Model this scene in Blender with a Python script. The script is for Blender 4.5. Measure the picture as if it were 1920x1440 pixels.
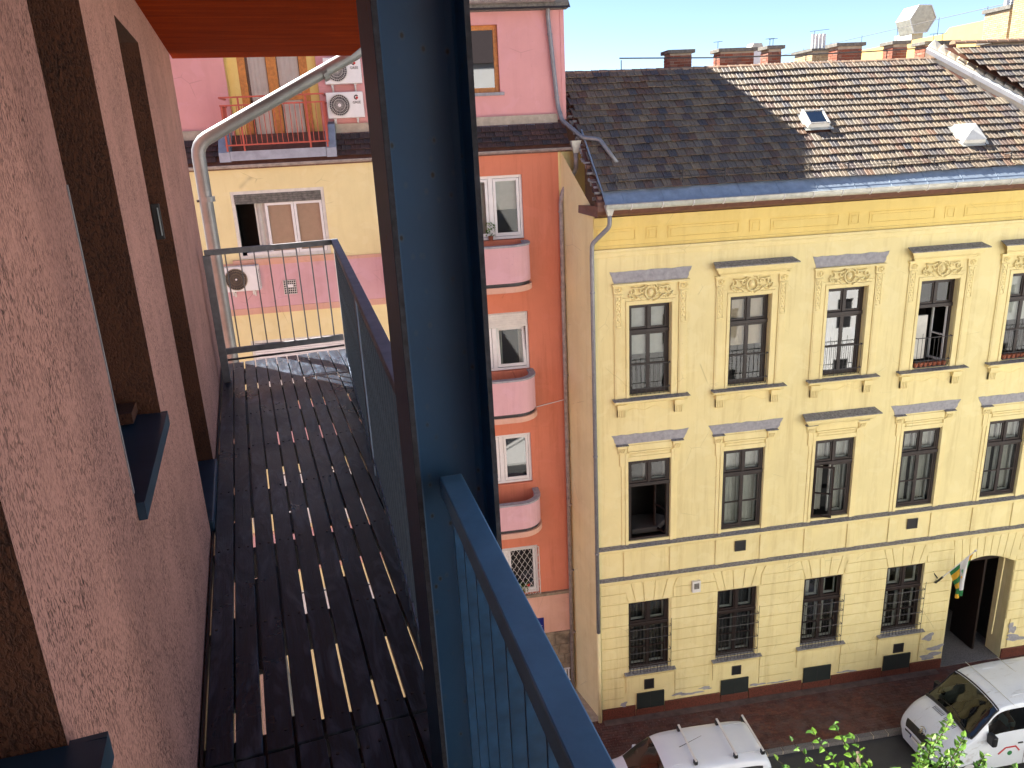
import bpy, bmesh, math, random
from mathutils import Vector, Matrix
R_ = math.radians
random.seed(7)
for o in list(bpy.data.objects): bpy.data.objects.remove(o)
sc = bpy.context.scene
COL = sc.collection

# ------------------------------------------------------------------ camera
# world: street level z = 0, the yellow house front is the plane y = 18.78, camera on the balcony at 17 m
cam_d = bpy.data.cameras.new("camera"); cam = bpy.data.objects.new("camera", cam_d); COL.objects.link(cam)
cam_d.sensor_fit = 'HORIZONTAL'; cam_d.sensor_width = 36; cam_d.lens = 1449/1920*36
cam_d.clip_start = .05; cam_d.clip_end = 2000
RW = [(0.98637522,-0.09392214,0.13506498),(-0.15699598,-0.29210189,0.94341335),(-0.04915467,-0.95176421,-0.30286746)]
cam.matrix_world = Matrix([[RW[i][0], -RW[i][1], -RW[i][2], (0,0,17)[i]] for i in range(3)] + [[0,0,0,1]])
sc.camera = cam

# ------------------------------------------------------------------ light
SUN_EL = R_(46); SDX, SDY = -.695, .719
world = bpy.data.worlds.new("World"); sc.world = world; world.use_nodes = True
wn = world.node_tree; bg = wn.nodes["Background"]
sky = wn.nodes.new("ShaderNodeTexSky"); sky.sky_type = 'NISHITA'; sky.sun_disc = False
sky.sun_elevation = SUN_EL; sky.sun_rotation = math.atan2(SDX, SDY)
sky.air_density = .65; sky.dust_density = .12; sky.ozone_density = 2.0
wn.links.new(sky.outputs[0], bg.inputs[0]); bg.inputs[1].default_value = .05
sd = bpy.data.lights.new("sun", 'SUN'); sd.energy = 5.0; sd.angle = R_(.5); sd.color = (1, .95, .87)
sun = bpy.data.objects.new("sun", sd); COL.objects.link(sun)
sun.rotation_euler = Vector((SDX*math.cos(SUN_EL), SDY*math.cos(SUN_EL), math.sin(SUN_EL))).to_track_quat('Z','Y').to_euler()
sun.location = (-20, 20, 60)
sc.view_settings.view_transform = 'Standard'; sc.view_settings.look = 'None'
sc.view_settings.gamma = 1; sc.view_settings.use_curve_mapping = False
sc.view_settings.exposure = 2.25

# ------------------------------------------------------------------ materials
class NT:
    def __init__(s, name):
        s.m = bpy.data.materials.new(name); s.m.use_nodes = True
        s.t = s.m.node_tree; s.p = s.t.nodes["Principled BSDF"]; s.out = s.t.nodes["Material Output"]
        s.co = s.t.nodes.new("ShaderNodeTexCoord").outputs["Object"]
    def n(s, typ, **kw):
        nd = s.t.nodes.new("ShaderNode"+typ)
        for k, v in kw.items(): setattr(nd, k, v)
        return nd
    def l(s, a, b): s.t.links.new(a, b)
    def map(s, scale=(1,1,1), rot=(0,0,0), src=None):
        nd = s.n("Mapping"); nd.inputs["Scale"].default_value = scale; nd.inputs["Rotation"].default_value = rot
        s.l(src or s.co, nd.inputs[0]); return nd.outputs[0]
    def noise(s, sc_=5, det=4, rough=.6, v=None, dist=0):
        nd = s.n("TexNoise"); nd.inputs["Scale"].default_value = sc_; nd.inputs["Detail"].default_value = det
        nd.inputs["Roughness"].default_value = rough; nd.inputs["Distortion"].default_value = dist
        s.l(v or s.co, nd.inputs["Vector"]); return nd.outputs[0]
    def ramp(s, fac, stops):
        nd = s.n("ValToRGB"); e = nd.color_ramp.elements
        while len(e) < len(stops): e.new(.5)
        for i, (p, c) in enumerate(stops):
            e[i].position = p; e[i].color = (c, c, c, 1) if not isinstance(c, tuple) else (*c, 1)
        s.l(fac, nd.inputs[0]); return nd.outputs[0]
    def mix(s, fac, a, b, mode='MIX'):
        nd = s.n("Mix", data_type='RGBA', blend_type=mode)
        for sock, v in ((nd.inputs[0], fac), (nd.inputs[6], a), (nd.inputs[7], b)):
            if hasattr(v, 'links') or hasattr(v, 'is_linked'): s.l(v, sock)
            elif isinstance(v, tuple): sock.default_value = (*v, 1)
            else: sock.default_value = v
        return nd.outputs[2]
    def bump(s, h, strength=.3, dist=.01, prev=None):
        nd = s.n("Bump"); nd.inputs["Strength"].default_value = strength; nd.inputs["Distance"].default_value = dist
        s.l(h, nd.inputs["Height"])
        if prev: s.l(prev, nd.inputs["Normal"])
        s.l(nd.outputs[0], s.p.inputs["Normal"]); return nd.outputs[0]
    def col(s, c):
        if isinstance(c, tuple): s.p.inputs["Base Color"].default_value = (*c, 1)
        else: s.l(c, s.p.inputs["Base Color"])
    def r(s, v): s.p.inputs["Roughness"].default_value = v

def simple(name, c, rough=.6, metal=0, var=.12, nscale=6, bump=0, bscale=60, bdist=.004, coat=0):
    t = NT(name)
    n1 = t.noise(nscale, 5)
    lo = tuple(x*(1-var) for x in c); hi = tuple(min(1, x*(1+var)) for x in c)
    t.col(t.ramp(n1, [(.3, lo), (.7, hi)])); t.r(rough); t.p.inputs["Metallic"].default_value = metal
    if coat: t.p.inputs["Coat Weight"].default_value = coat
    if bump: t.bump(t.noise(bscale, 3), bump, bdist)
    return t.m

def plaster(name, c, stain=.35, grain=90, dirty=(.3,.26,.2)):
    t = NT(name)
    big = t.noise(.6, 6, .65); mid = t.noise(7, 5, .7)
    a = t.mix(t.ramp(big, [(.35, 0.), (.7, 1.)]), tuple(x*.93 for x in c), tuple(min(1, x*1.05) for x in c))
    streak = t.noise(1, 6, .7, t.map((3.5, 3.5, .25)))
    st = t.ramp(streak, [(.50, 0.), (.72, stain)])
    a = t.mix(st, a, tuple(x*y for x, y in zip(c, (.80,.76,.70))))
    sp = t.ramp(mid, [(.60, 0.), (.76, .4)])
    a = t.mix(sp, a, tuple(x*.80 for x in c))
    pt_ = t.noise(1.7, 4, .55, None, 1.0)
    a = t.mix(t.ramp(pt_, [(.52, 0.), (.60, .28)]), a, tuple(min(1, x*y) for x, y in zip(c, (1.06, 1.10, 1.25))))
    pit = t.noise(24, 2, .5); a = t.mix(t.ramp(pit, [(.73, 0.), (.77, .55)]), a, tuple(x*.45 for x in c))
    vc = t.n("TexVoronoi", feature='DISTANCE_TO_EDGE'); vc.inputs["Scale"].default_value = .9; t.l(t.map((1,1,1), src=None), vc.inputs["Vector"])
    ck = t.mix(1., t.ramp(vc.outputs["Distance"], [(.0, 1.), (.006, 0.)]), t.ramp(t.noise(.8, 2), [(.56, 0.), (.62, .5)]), 'MULTIPLY')
    a = t.mix(ck, a, tuple(x*.4 for x in c))
    t.col(a); t.r(.92)
    b = t.bump(t.noise(grain, 3, .6), .35, .006)
    return t.m

def scratch_plaster(name, c, dark, vs=(240, 240, 74), depth=.7, lo=.56, hi=.66):
    t = NT(name)
    v = t.map(vs)
    nz = t.noise(1, 3, .55, v, .6)
    n2 = t.noise(1.15, 2, .5, t.map((120, 120, 34), (.12, .1, 0)), .8)
    g1 = t.ramp(nz, [(lo, 0.), (hi, 1.)]); g2 = t.ramp(n2, [(.60, 0.), (.68, .9)])
    g = t.mix(1.0, g1, g2, 'LIGHTEN')
    dens = t.ramp(t.noise(5, 3, .6), [(.32, .25), (.62, 1.)])
    g = t.mix(1., g, dens, 'MULTIPLY')
    big = t.noise(1.1, 5, .6); drip = t.noise(1, 5, .65, t.map((6, 6, .6)))
    base = t.mix(t.ramp(big, [(.3, 0.), (.7, 1.)]), tuple(x*.80 for x in c), tuple(min(1, x*1.12) for x in c))
    base = t.mix(t.ramp(drip, [(.50, 0.), (.70, .45)]), base, tuple(x*y for x, y in zip(c, (.74, .72, .74))))
    fine = t.noise(160, 2, .6)
    base = t.mix(t.ramp(fine, [(.35, .25), (.6, 0.)]), base, tuple(x*.6 for x in c))
    t.col(t.mix(g, base, dark)); t.r(.95)
    inv = t.ramp(g, [(0., 1.), (1., 0.)])
    b1 = t.bump(inv, depth, .006)
    t.bump(t.noise(110, 3, .6), .6, .004, b1)
    return t.m

M = {}
M['yellow'] = plaster('yellow_plaster', (.81, .69, .34), .95)
M['trim'] = plaster('yellow_trim', (.83, .70, .34), .4)
M['cornice'] = plaster('ochre_cornice', (.80, .61, .20), .4)
M['sidewall'] = plaster('cream_yellow_plaster', (.86, .73, .38), .6)
M['pink'] = plaster('pink_render', (.72, .35, .33), .25, 70)
M['lpink'] = plaster('pale_pink_render', (.66, .38, .39), .5, 70)
M['orange'] = plaster('orange_render', (.66, .22, .125), .9, 70)
M['lyellow'] = plaster('light_yellow_render', (.82, .70, .36), .3, 70)
M['peach'] = plaster('peach_render', (.68, .39, .28), .45, 70)
M['cream'] = plaster('cream_render', (.70, .62, .48), .3)
M['bright'] = plaster('bright_cream_render', (.80, .79, .76), .1)
M['paleflag'] = simple('pale_stone_paving', (.48, .47, .45), .9)
M['bgyellow'] = plaster('warm_yellow_render', (.60, .40, .14), .2)
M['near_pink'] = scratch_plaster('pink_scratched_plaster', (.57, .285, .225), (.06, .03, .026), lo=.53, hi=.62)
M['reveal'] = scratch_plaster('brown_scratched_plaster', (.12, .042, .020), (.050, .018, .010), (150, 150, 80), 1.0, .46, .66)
M['scar'] = simple('bare_grey_mortar', (.33, .32, .33), .95, var=.2, nscale=9, bump=.5, bscale=50)
M['slate'] = simple('weathered_grey_slab', (.22, .212, .205), .85, var=.5, nscale=18, bump=.5, bscale=60)
M['granite'] = simple('red_granite_plinth', (.13, .04, .026), .4, var=.5, nscale=30)
M['paver'] = None
M['darkwood'] = simple('dark_brown_window_paint', (.017, .0075, .0055), .5, var=.25)
M['white'] = simple('white_paint', (.78, .77, .74), .45, var=.05)
M['grime_white'] = simple('dirty_white_plastic', (.68, .66, .60), .5, var=.12)
M['wood'] = simple('varnished_orange_wood', (.50, .19, .035), .4, var=.3, nscale=14)
M['curtain'] = simple('net_curtain', (.58, .56, .50), .9, var=.08)
M['curtain_beige'] = simple('beige_blind', (.66, .52, .38), .9, var=.06)
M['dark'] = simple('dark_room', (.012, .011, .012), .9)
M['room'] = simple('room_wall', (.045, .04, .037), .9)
M['iron'] = simple('dark_iron', (.035, .03, .03), .5, var=.3)
M['black'] = simple('black_plastic', (.015, .015, .016), .45, var=.2)
M['rubber'] = simple('tyre_rubber', (.018, .018, .018), .85)
M['chrome'] = simple('chrome', (.75, .75, .76), .15, 1, var=.03)
M['alu'] = simple('brushed_aluminium', (.72, .72, .72), .35, .25, var=.06)
M['galv'] = simple('galvanised_pipe', (.22, .22, .22), .42, .35, var=.16, nscale=9)
M['pipe_silver'] = simple('silver_downpipe', (.25, .25, .26), .4, .3, var=.16, nscale=9)
M['gutter'] = simple('zinc_gutter', (.55, .54, .47), .5, .25, var=.2, nscale=5)
M['pipe_grey'] = simple('old_grey_pipe', (.36, .31, .28), .6, .1, var=.3, nscale=7)
M['zinc'] = simple('blue_grey_zinc_flashing', (.30, .36, .43), .42, .3, var=.2, nscale=4)
M['fascia'] = simple('brown_fascia_board', (.15, .065, .042), .55, var=.25, nscale=8)
M['red_rail'] = simple('red_painted_rail', (.45, .08, .05), .45)
M['grey_frame'] = simple('galvanised_grey_frame', (.20, .20, .21), .5, .4, var=.2, nscale=20)
M['bright_frame'] = simple('bright_galvanised_edge', (.55, .58, .58), .4, .5, var=.15)
M['sill_blue'] = simple('dark_blue_sheet_metal', (.028, .062, .105), .35, .3, var=.3, nscale=5)
M['carwhite'] = None
M['headlight'] = simple('headlight_lens', (.6, .6, .6), .12, .5)
M['skin'] = simple('skin', (.50, .24, .15), .6)
M['shirt'] = simple('white_shirt', (.75, .72, .68), .85)
M['terracotta'] = simple('terracotta_pot', (.32, .10, .05), .8, var=.3)
M['blue_sign'] = simple('blue_enamel', (.01, .02, .16), .3)
M['green'] = simple('flag_green', (.03, .20, .06), .8)
M['gold'] = simple('flag_gold', (.75, .42, .03), .8)
M['red'] = simple('red_sticker', (.5, .03, .03), .4)
M['stone'] = simple('old_limestone_base', (.24, .19, .13), .95, var=.45, nscale=4, bump=.5, bscale=25)
M['mortar'] = simple('mortar', (.42, .36, .28), .95, var=.2)
M['capstone'] = simple('chimney_cap_concrete', (.16, .15, .13), .95, var=.4, nscale=12, bump=.5)
M['kerb'] = simple('granite_kerb', (.15, .14, .135), .85, var=.35, nscale=25, bump=.3)
M['interior'] = simple('grey_interior', (.05, .05, .052), .8)
M['net'] = simple('white_lattice', (.7, .68, .62), .5)
M['petal'] = simple('red_petal', (.6, .03, .02), .6)

def glassmat(name, tint, refl=1.0, ior=1.45):
    t = NT(name); t.t.nodes.remove(t.p)
    tr = t.n("BsdfTransparent"); tr.inputs[0].default_value = (*tint, 1)
    gl = t.n("BsdfGlossy"); gl.inputs["Roughness"].default_value = .02; gl.inputs[0].default_value = (.95, .97, 1, 1)
    fr = t.n("Fresnel"); fr.inputs[0].default_value = ior
    mt = t.n("Math", operation='MULTIPLY'); mt.inputs[1].default_value = refl; mt.use_clamp = True
    t.l(fr.outputs[0], mt.inputs[0])
    mx = t.n("MixShader"); t.l(mt.outputs[0], mx.inputs[0]); t.l(tr.outputs[0], mx.inputs[1]); t.l(gl.outputs[0], mx.inputs[2])
    t.l(mx.outputs[0], t.out.inputs[0]); return t.m
M['glass'] = glassmat('window_glass', (.74, .78, .78), 1.3, 1.5)
M['mirror_glass'] = glassmat('reflective_window_glass', (.40, .43, .45), 3.6, 1.6)
M['carglass'] = glassmat('tinted_car_glass', (.22, .26, .24), 1.6, 1.5)

def rnd_fac(t):
    oi = t.n("ObjectInfo"); ge = t.n("NewGeometry")
    ad = t.n("Math", operation='ADD'); t.l(oi.outputs["Random"], ad.inputs[0]); t.l(ge.outputs["Random Per Island"], ad.inputs[1])
    f = t.n("Math", operation='FRACT'); t.l(ad.outputs[0], f.inputs[0]); return f.outputs[0]
def piecemat(name, stops, rough=.85, nz=30, nstr=.45, bump=.4, bs=90, dist=.004, grime=0):
    t = NT(name); f = rnd_fac(t)
    c = t.ramp(f, stops); n = t.noise(nz, 5, .7)
    if grime:
        pos = t.n('NewGeometry').outputs['Position']; gn = t.noise(1.3, 6, .7, pos)
        c = t.mix(t.ramp(gn, [(.42, 0.), (.68, grime)]), c, (.10,.085,.08)); g2 = t.noise(2.9, 5, .7, pos); c = t.mix(t.ramp(g2, [(.36, grime), (.52, 0.)]), c, tuple(x*.35 for x in stops[0][1]))
    c = t.mix(t.ramp(n, [(.35, nstr), (.62, 0.)]), c, tuple(x*.45 for x in stops[0][1]))
    t.col(c); t.r(rough); t.bump(t.noise(bs, 3), bump, dist); return t.m
M['tile'] = piecemat('old_clay_roof_tile', [(0., (.17,.12,.08)), (.18, (.26,.205,.135)), (.36, (.095,.09,.092)), (.52, (.28,.205,.12)), (.7, (.065,.065,.076)), (.84, (.19,.10,.055)), (1., (.22,.19,.14))], .62, 22, grime=.35)
M['tile_dark'] = piecemat('dark_mansard_tile', [(0., (.05,.04,.04)), (.35, (.09,.045,.035)), (.6, (.04,.036,.04)), (.8, (.12,.06,.045)), (1., (.06,.05,.05))], .7, 22)
M['ridge'] = piecemat('ridge_tile', [(0., (.34,.20,.12)), (.5, (.28,.18,.12)), (1., (.38,.25,.16))], .85, 18)
M['brick'] = piecemat('red_chimney_brick', [(0., (.34,.11,.06)), (.3, (.26,.085,.05)), (.6, (.38,.17,.11)), (.85, (.22,.10,.075)), (1., (.42,.24,.17))], .92, 40)
M['cbrick'] = piecemat('cream_chimney_brick', [(0., (.46,.34,.19)), (.5, (.52,.40,.24)), (1., (.42,.27,.14))], .92, 40, .2)
M['paver'] = piecemat('red_brown_paver', [(0., (.135,.042,.028)), (.3, (.10,.034,.026)), (.6, (.16,.055,.034)), (.85, (.11,.05,.04)), (1., (.15,.06,.045))], .75, 14, .4, grime=.75)

def deckwood():
    t = NT('charcoal_stained_deck_wood'); f = rnd_fac(t)
    base = t.ramp(f, [(0., (.006,.016,.034)), (.5, (.010,.022,.044)), (1., (.006,.015,.032))])
    g = t.noise(1, 6, .7, t.map((150, 4, 60)), 1.2)
    k = t.noise(1, 3, .6, t.map((9, 2.2, 9)), 2.0)
    c = t.mix(t.ramp(g, [(.40, .75), (.62, 0.)]), base, (.007, .007, .009))
    c = t.mix(t.ramp(k, [(.50, 0.), (.68, .65)]), c, (.075, .10, .14))  # bluish sky sheen painted into the board colour
    kn = t.n("TexVoronoi"); kn.inputs["Scale"].default_value = 1; t.l(t.map((11, 3.2, 11)), kn.inputs["Vector"])
    c = t.mix(t.ramp(kn.outputs["Distance"], [(.035, .9), (.09, 0.)]), c, (.006, .005, .005))
    t.col(c); t.p.inputs['Specular IOR Level'].default_value = .45
    t.l(t.ramp(t.noise(3, 4), [(.3, .24), (.7, .42)]), t.p.inputs["Roughness"])
    b = t.bump(g, .5, .004); t.bump(k, .35, .01, b); return t.m
M['deck'] = deckwood()

def bluesteel():
    t = NT('blue_painted_steel')
    big = t.noise(4, 4, .6)
    base = t.mix(t.ramp(big, [(.3, 0.), (.7, 1.)]), (.009, .042, .095), (.013, .060, .135))
    sp = t.n("TexVoronoi"); sp.inputs["Scale"].default_value = 1; t.l(t.map((32, 32, 22)), sp.inputs["Vector"])
    n = t.noise(6, 3)
    dots = t.ramp(sp.outputs["Distance"], [(.07, 1.), (.14, 0.)])
    halo = t.ramp(sp.outputs["Distance"], [(.12, .4), (.24, 0.)])
    msk = t.ramp(n, [(.42, 0.), (.52, 1.)])
    c = t.mix(t.mix(1., halo, msk, 'MULTIPLY'), base, (.07, .085, .095))
    c = t.mix(t.mix(1., dots, msk, 'MULTIPLY'), c, (.018, .012, .009))
    rs = t.ramp(t.noise(22, 6, .75), [(.66, 0.), (.70, .8)])
    c = t.mix(rs, c, (.05, .03, .02))
    t.col(c); t.r(.42); t.bump(t.noise(40, 4), .12, .004); return t.m
M['steel'] = bluesteel()
M['rust'] = simple('rusty_steel_edge', (.026, .026, .034), .8, .1, var=.7, nscale=40, bump=.5)
def redceil():
    t = NT('brick_red_ceiling_paint')
    s1 = t.noise(1, 6, .7, t.map((1.6, 16, 6)), .6)
    c = t.ramp(s1, [(.3, (.12, .010, .001)), (.5, (.21, .021, .001)), (.72, (.29, .038, .002))])
    sp = t.noise(70, 3)
    c = t.mix(t.ramp(sp, [(.35, .5), (.5, 0.)]), c, (.14, .018, .006))
    t.col(c); t.r(.95); t.p.inputs['Specular IOR Level'].default_value = .05; t.bump(t.noise(90, 3), .4, .004); return t.m
M['ceiling'] = redceil()
def asphalt():
    t = NT('dark_asphalt'); n = t.noise(1.2, 5)
    c = t.ramp(n, [(.3, (.030,.030,.031)), (.7, (.050,.049,.048))])
    c = t.mix(t.ramp(t.noise(140, 2), [(.55, 0.), (.7, .5)]), c, (.10,.098,.094))
    t.col(c); t.r(.85); t.bump(t.noise(150, 2), .5, .006); return t.m
M['asphalt'] = asphalt()
def carpaint(name, dirt):
    t = NT(name)
    c = t.ramp(t.noise(2, 3), [(.3, (.70,.745,.79)), (.7, (.75,.79,.83))])
    if dirt:
        d = t.noise(1, 6, .75, t.map((1.6, 9, 2)), .5)
        c = t.mix(t.ramp(d, [(.58, 0.), (.70, .6)]), c, (.30, .27, .23))
        d2 = t.noise(2.2, 5, .7); c = t.mix(t.ramp(d2, [(.66, 0.), (.76, .6)]), c, (.22, .12, .06))
        gr = t.noise(40, 3); c = t.mix(t.ramp(gr, [(.62, 0.), (.75, .35)]), c, (.3, .28, .25))
    t.col(c); t.r(.3); t.p.inputs["Coat Weight"].default_value = .5; t.p.inputs["Coat Roughness"].default_value = .08
    return t.m
M['carwhite'] = carpaint('white_car_paint', False); M['vanwhite'] = carpaint('dirty_white_van_paint', True)
def leafmat():
    t = NT('leaf'); f = rnd_fac(t)
    c = t.ramp(f, [(0., (.05,.13,.018)), (.5, (.09,.20,.022)), (.85, (.15,.28,.03)), (1., (.10,.16,.03))])
    t.col(c); t.r(.5)
    tl = t.n("BsdfTranslucent"); t.l(c, tl.inputs[0]); mx = t.n("MixShader"); mx.inputs[0].default_value = .4
    t.l(t.p.outputs[0], mx.inputs[1]); t.l(tl.outputs[0], mx.inputs[2]); t.l(mx.outputs[0], t.out.inputs[0]); return t.m
M['leaf'] = leafmat()
M['bark'] = simple('bark', (.09, .065, .045), .95, var=.4, nscale=20, bump=.8, bscale=30, bdist=.02)

# ------------------------------------------------------------------ builders
TH = .1755                                  # the balcony's own axes: x = l (away from wall), y = s (along the wall)
def W2(l, s, z=None):
    x = l*math.cos(TH)-s*math.sin(TH); y = l*math.sin(TH)+s*math.cos(TH)
    return (x, y) if z is None else (x, y, z)
def tag(o, label=None, cat=None, group=None, kind=None):
    if label: o['label'] = label
    if cat: o['category'] = cat
    if group: o['group'] = group
    if kind: o['kind'] = kind
    return o
ORG = {}
def thing(name, label, cat, org=(0,0,0), frame='W', group=None):
    o = bpy.data.objects.new(name, None); COL.objects.link(o); o.empty_display_size = .2
    tag(o, label, cat, group)
    if frame == 'B': o.location = W2(*org); o.rotation_euler = (0, 0, TH)
    else: o.location = org
    ORG[o.name] = Vector(org); return o
class MB:
    def __init__(s): s.v = []; s.f = []; s.mi = []; s.cur = 0
    def add(s, vs, fs):
        b = len(s.v); s.v += [tuple(v) for v in vs]; s.f += [tuple(i+b for i in f) for f in fs]; s.mi += [s.cur]*len(fs); return s
    def box(s, x0, x1, y0, y1, z0, z1):
        if x0 > x1: x0, x1 = x1, x0
        if y0 > y1: y0, y1 = y1, y0
        if z0 > z1: z0, z1 = z1, z0
        return s.add([(x0,y0,z0),(x1,y0,z0),(x1,y1,z0),(x0,y1,z0),(x0,y0,z1),(x1,y0,z1),(x1,y1,z1),(x0,y1,z1)],
              [(0,3,2,1),(4,5,6,7),(0,1,5,4),(1,2,6,5),(2,3,7,6),(3,0,4,7)])
    def quad(s, *p): return s.add(p, [tuple(range(len(p)))])
    def prism(s, pts, y0, y1, axis='y'):
        """polygon in (x,z) extruded along y, or in (x,y) along z, or (y,z) along x"""
        n = len(pts)
        def P(a, b, c): return {'y': (a, c, b), 'z': (a, b, c), 'x': (c, a, b)}[axis]
        vs = [P(a, b, y0) for a, b in pts]+[P(a, b, y1) for a, b in pts]
        fs = [tuple(range(n))[::-1], tuple(range(n, 2*n))]+[(i, (i+1) % n, n+(i+1) % n, n+i) for i in range(n)]
        return s.add(vs, fs)
    def beam(s, p0, p1, w, h, up=(0,0,1), off=(0,0)):
        p0 = Vector(p0); p1 = Vector(p1); d = (p1-p0).normalized(); u = Vector(up)
        r = d.cross(u).normalized(); u = r.cross(d).normalized()
        vs = []
        for p in (p0, p1):
            for a, b in ((-1,-1),(1,-1),(1,1),(-1,1)): vs.append(p+r*(a*w/2+off[0])+u*(b*h/2+off[1]))
        return s.add(vs, [(0,1,2,3),(7,6,5,4),(0,4,5,1),(1,5,6,2),(2,6,7,3),(3,7,4,0)])
    def tube(s, pts, r, n=8, cap=True, rs=None):
        pts = [Vector(p) for p in pts]; rings = []; prev = None
        for i, p in enumerate(pts):
            d = ((pts[i+1] if i < len(pts)-1 else p)-(pts[i-1] if i else p)).normalized()
            if prev is None: a = d.orthogonal().normalized()
            else:
                a = prev-d*prev.dot(d); a = a.normalized() if a.length > 1e-6 else d.orthogonal().normalized()
            prev = a; b = d.cross(a); rr = rs[i] if rs else r
            rings.append([p+(a*math.cos(2*math.pi*k/n)+b*math.sin(2*math.pi*k/n))*rr for k in range(n)])
        vs = [v for rg in rings for v in rg]; fs = []
        for i in range(len(rings)-1):
            for k in range(n): fs.append((i*n+k, i*n+(k+1) % n, (i+1)*n+(k+1) % n, (i+1)*n+k))
        if cap: fs += [tuple(range(n))[::-1], tuple(range(len(vs)-n, len(vs)))]
        return s.add(vs, fs)
    def build(s, name, mat, parent=None, smooth=False, kind=None, label=None, bevel=0):
        og = ORG[parent.name] if parent is not None and parent.name in ORG else Vector((0,0,0))
        me = bpy.data.meshes.new(name)
        me.from_pydata([(v[0]-og[0], v[1]-og[1], v[2]-og[2]) for v in s.v], [], s.f)
        mats = mat if isinstance(mat, (list, tuple)) else [mat]
        for m in mats: me.materials.append(m)
        if len(mats) > 1:
            for p, i in zip(me.polygons, s.mi): p.material_index = i
        if smooth: me.polygons.foreach_set("use_smooth", [True]*len(me.polygons))
        o = bpy.data.objects.new(name, me); COL.objects.link(o)
        if parent is not None: o.parent = parent; ORG[o.name] = og
        if kind: o['kind'] = kind
        if label: o['label'] = label
        if bevel:
            b = o.modifiers.new('bevel', 'BEVEL'); b.width = bevel; b.segments = 2; b.limit_method = 'ANGLE'
        return o
def inst(name, me, parent, loc, rot=None, scale=None):
    """an alike piece: shares its mesh with the others"""
    o = bpy.data.objects.new(name, me); COL.objects.link(o); o.parent = parent
    og = ORG.get(parent.name, Vector((0,0,0))); o.location = Vector(loc)-og
    if rot is not None: o.rotation_euler = rot
    if scale is not None: o.scale = scale
    ORG[o.name] = Vector(loc); return o
def struct(name, mb, mat, **k): return mb.build(name, mat, None, kind='structure', **k)
def holes_wall(mb, x0, x1, z0, z1, y, holes, depth):
    """front face at y with rectangular holes (hx0,hx1,hz0,hz1) and reveals going back by depth"""
    xs = sorted({x0, x1, *[h[0] for h in holes], *[h[1] for h in holes]}); zs = sorted({z0, z1, *[h[2] for h in holes], *[h[3] for h in holes]})
    xs = [x for x in xs if x0 <= x <= x1]; zs = [z for z in zs if z0 <= z <= z1]
    for i in range(len(xs)-1):
        for j in range(len(zs)-1):
            cx, cz = (xs[i]+xs[i+1])/2, (zs[j]+zs[j+1])/2
            if any(h[0] < cx < h[1] and h[2] < cz < h[3] for h in holes): continue
            mb.quad((xs[i], y, zs[j]), (xs[i+1], y, zs[j]), (xs[i+1], y, zs[j+1]), (xs[i], y, zs[j+1]))
    for a, b, c, d in holes:
        yb = y+depth
        mb.quad((a,y,c),(a,y,d),(a,yb,d),(a,yb,c)); mb.quad((b,y,d),(b,y,c),(b,yb,c),(b,yb,d))
        mb.quad((a,y,d),(b,y,d),(b,yb,d),(a,yb,d)); mb.quad((b,y,c),(a,y,c),(a,yb,c),(b,yb,c))
def room(mb, a, b, c, d, y, dep=1.6, grow=.5):
    a -= grow; b += grow; c -= .3; d += .3; y2 = y+dep
    mb.quad((a,y2,c),(b,y2,c),(b,y2,d),(a,y2,d)); mb.quad((a,y,c),(a,y2,c),(a,y2,d),(a,y,d)); mb.quad((b,y,c),(b,y,d),(b,y2,d),(b,y2,c))
    mb.quad((a,y,c),(b,y,c),(b,y2,c),(a,y2,c)); mb.quad((a,y,d),(a,y2,d),(b,y2,d),(b,y,d))
def curtain_sheet(mb, x0, x1, z0, z1, y, folds=7, amp=.02):
    n = folds*4; vs = []; fs = []
    for i in range(n+1):
        t = i/n; x = x0+(x1-x0)*t; yy = y+amp*math.sin(t*folds*2*math.pi+random.random()*.6)
        vs += [(x, yy, z0), (x, yy, z1)]
        if i: fs.append((2*i-2, 2*i, 2*i+1, 2*i-1))
    mb.add(vs, fs)
# ================================================================== THE SETTING
FY = 18.78
struct('ground', MB().quad((-900,-900,-.16),(900,-900,-.16),(900,900,-.16),(-900,900,-.16)), M['asphalt'])
struct('road', MB().box(-60,80,2.2,16.50,-.156,-.12), M['asphalt'])
struct('near_pavement', MB().box(1.2,70,-5,2.2,-.15,.0), M['paleflag'])  # unseen paving, made pale to bounce sun across the street
pv = struct('pavement', MB().box(-60,60,16.66,FY+2.5,-.15,-.012), M['mortar'])
ORG[pv.name] = Vector((0,0,0))
kb = struct('kerb', MB().box(-60,60,16.51,16.655,-.15,-.02), M['mortar']); ORG[kb.name] = Vector((0,0,0))
ks = MB().box(-.215,.215,-.075,.075,-.13,.0); kme = None
for i in range(40):
    x = 5.2+i*.465
    if kme is None:
        o = ks.build('kerb_stone', M['kerb'], kb, bevel=.012); kme = o.data; o.location = (x, 16.582, .004)
    else:
        o = inst('kerb_stone', kme, kb, (x, 16.582, .004+random.uniform(-.004,.004)), (0,0,random.uniform(-.01,.01)))
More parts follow.
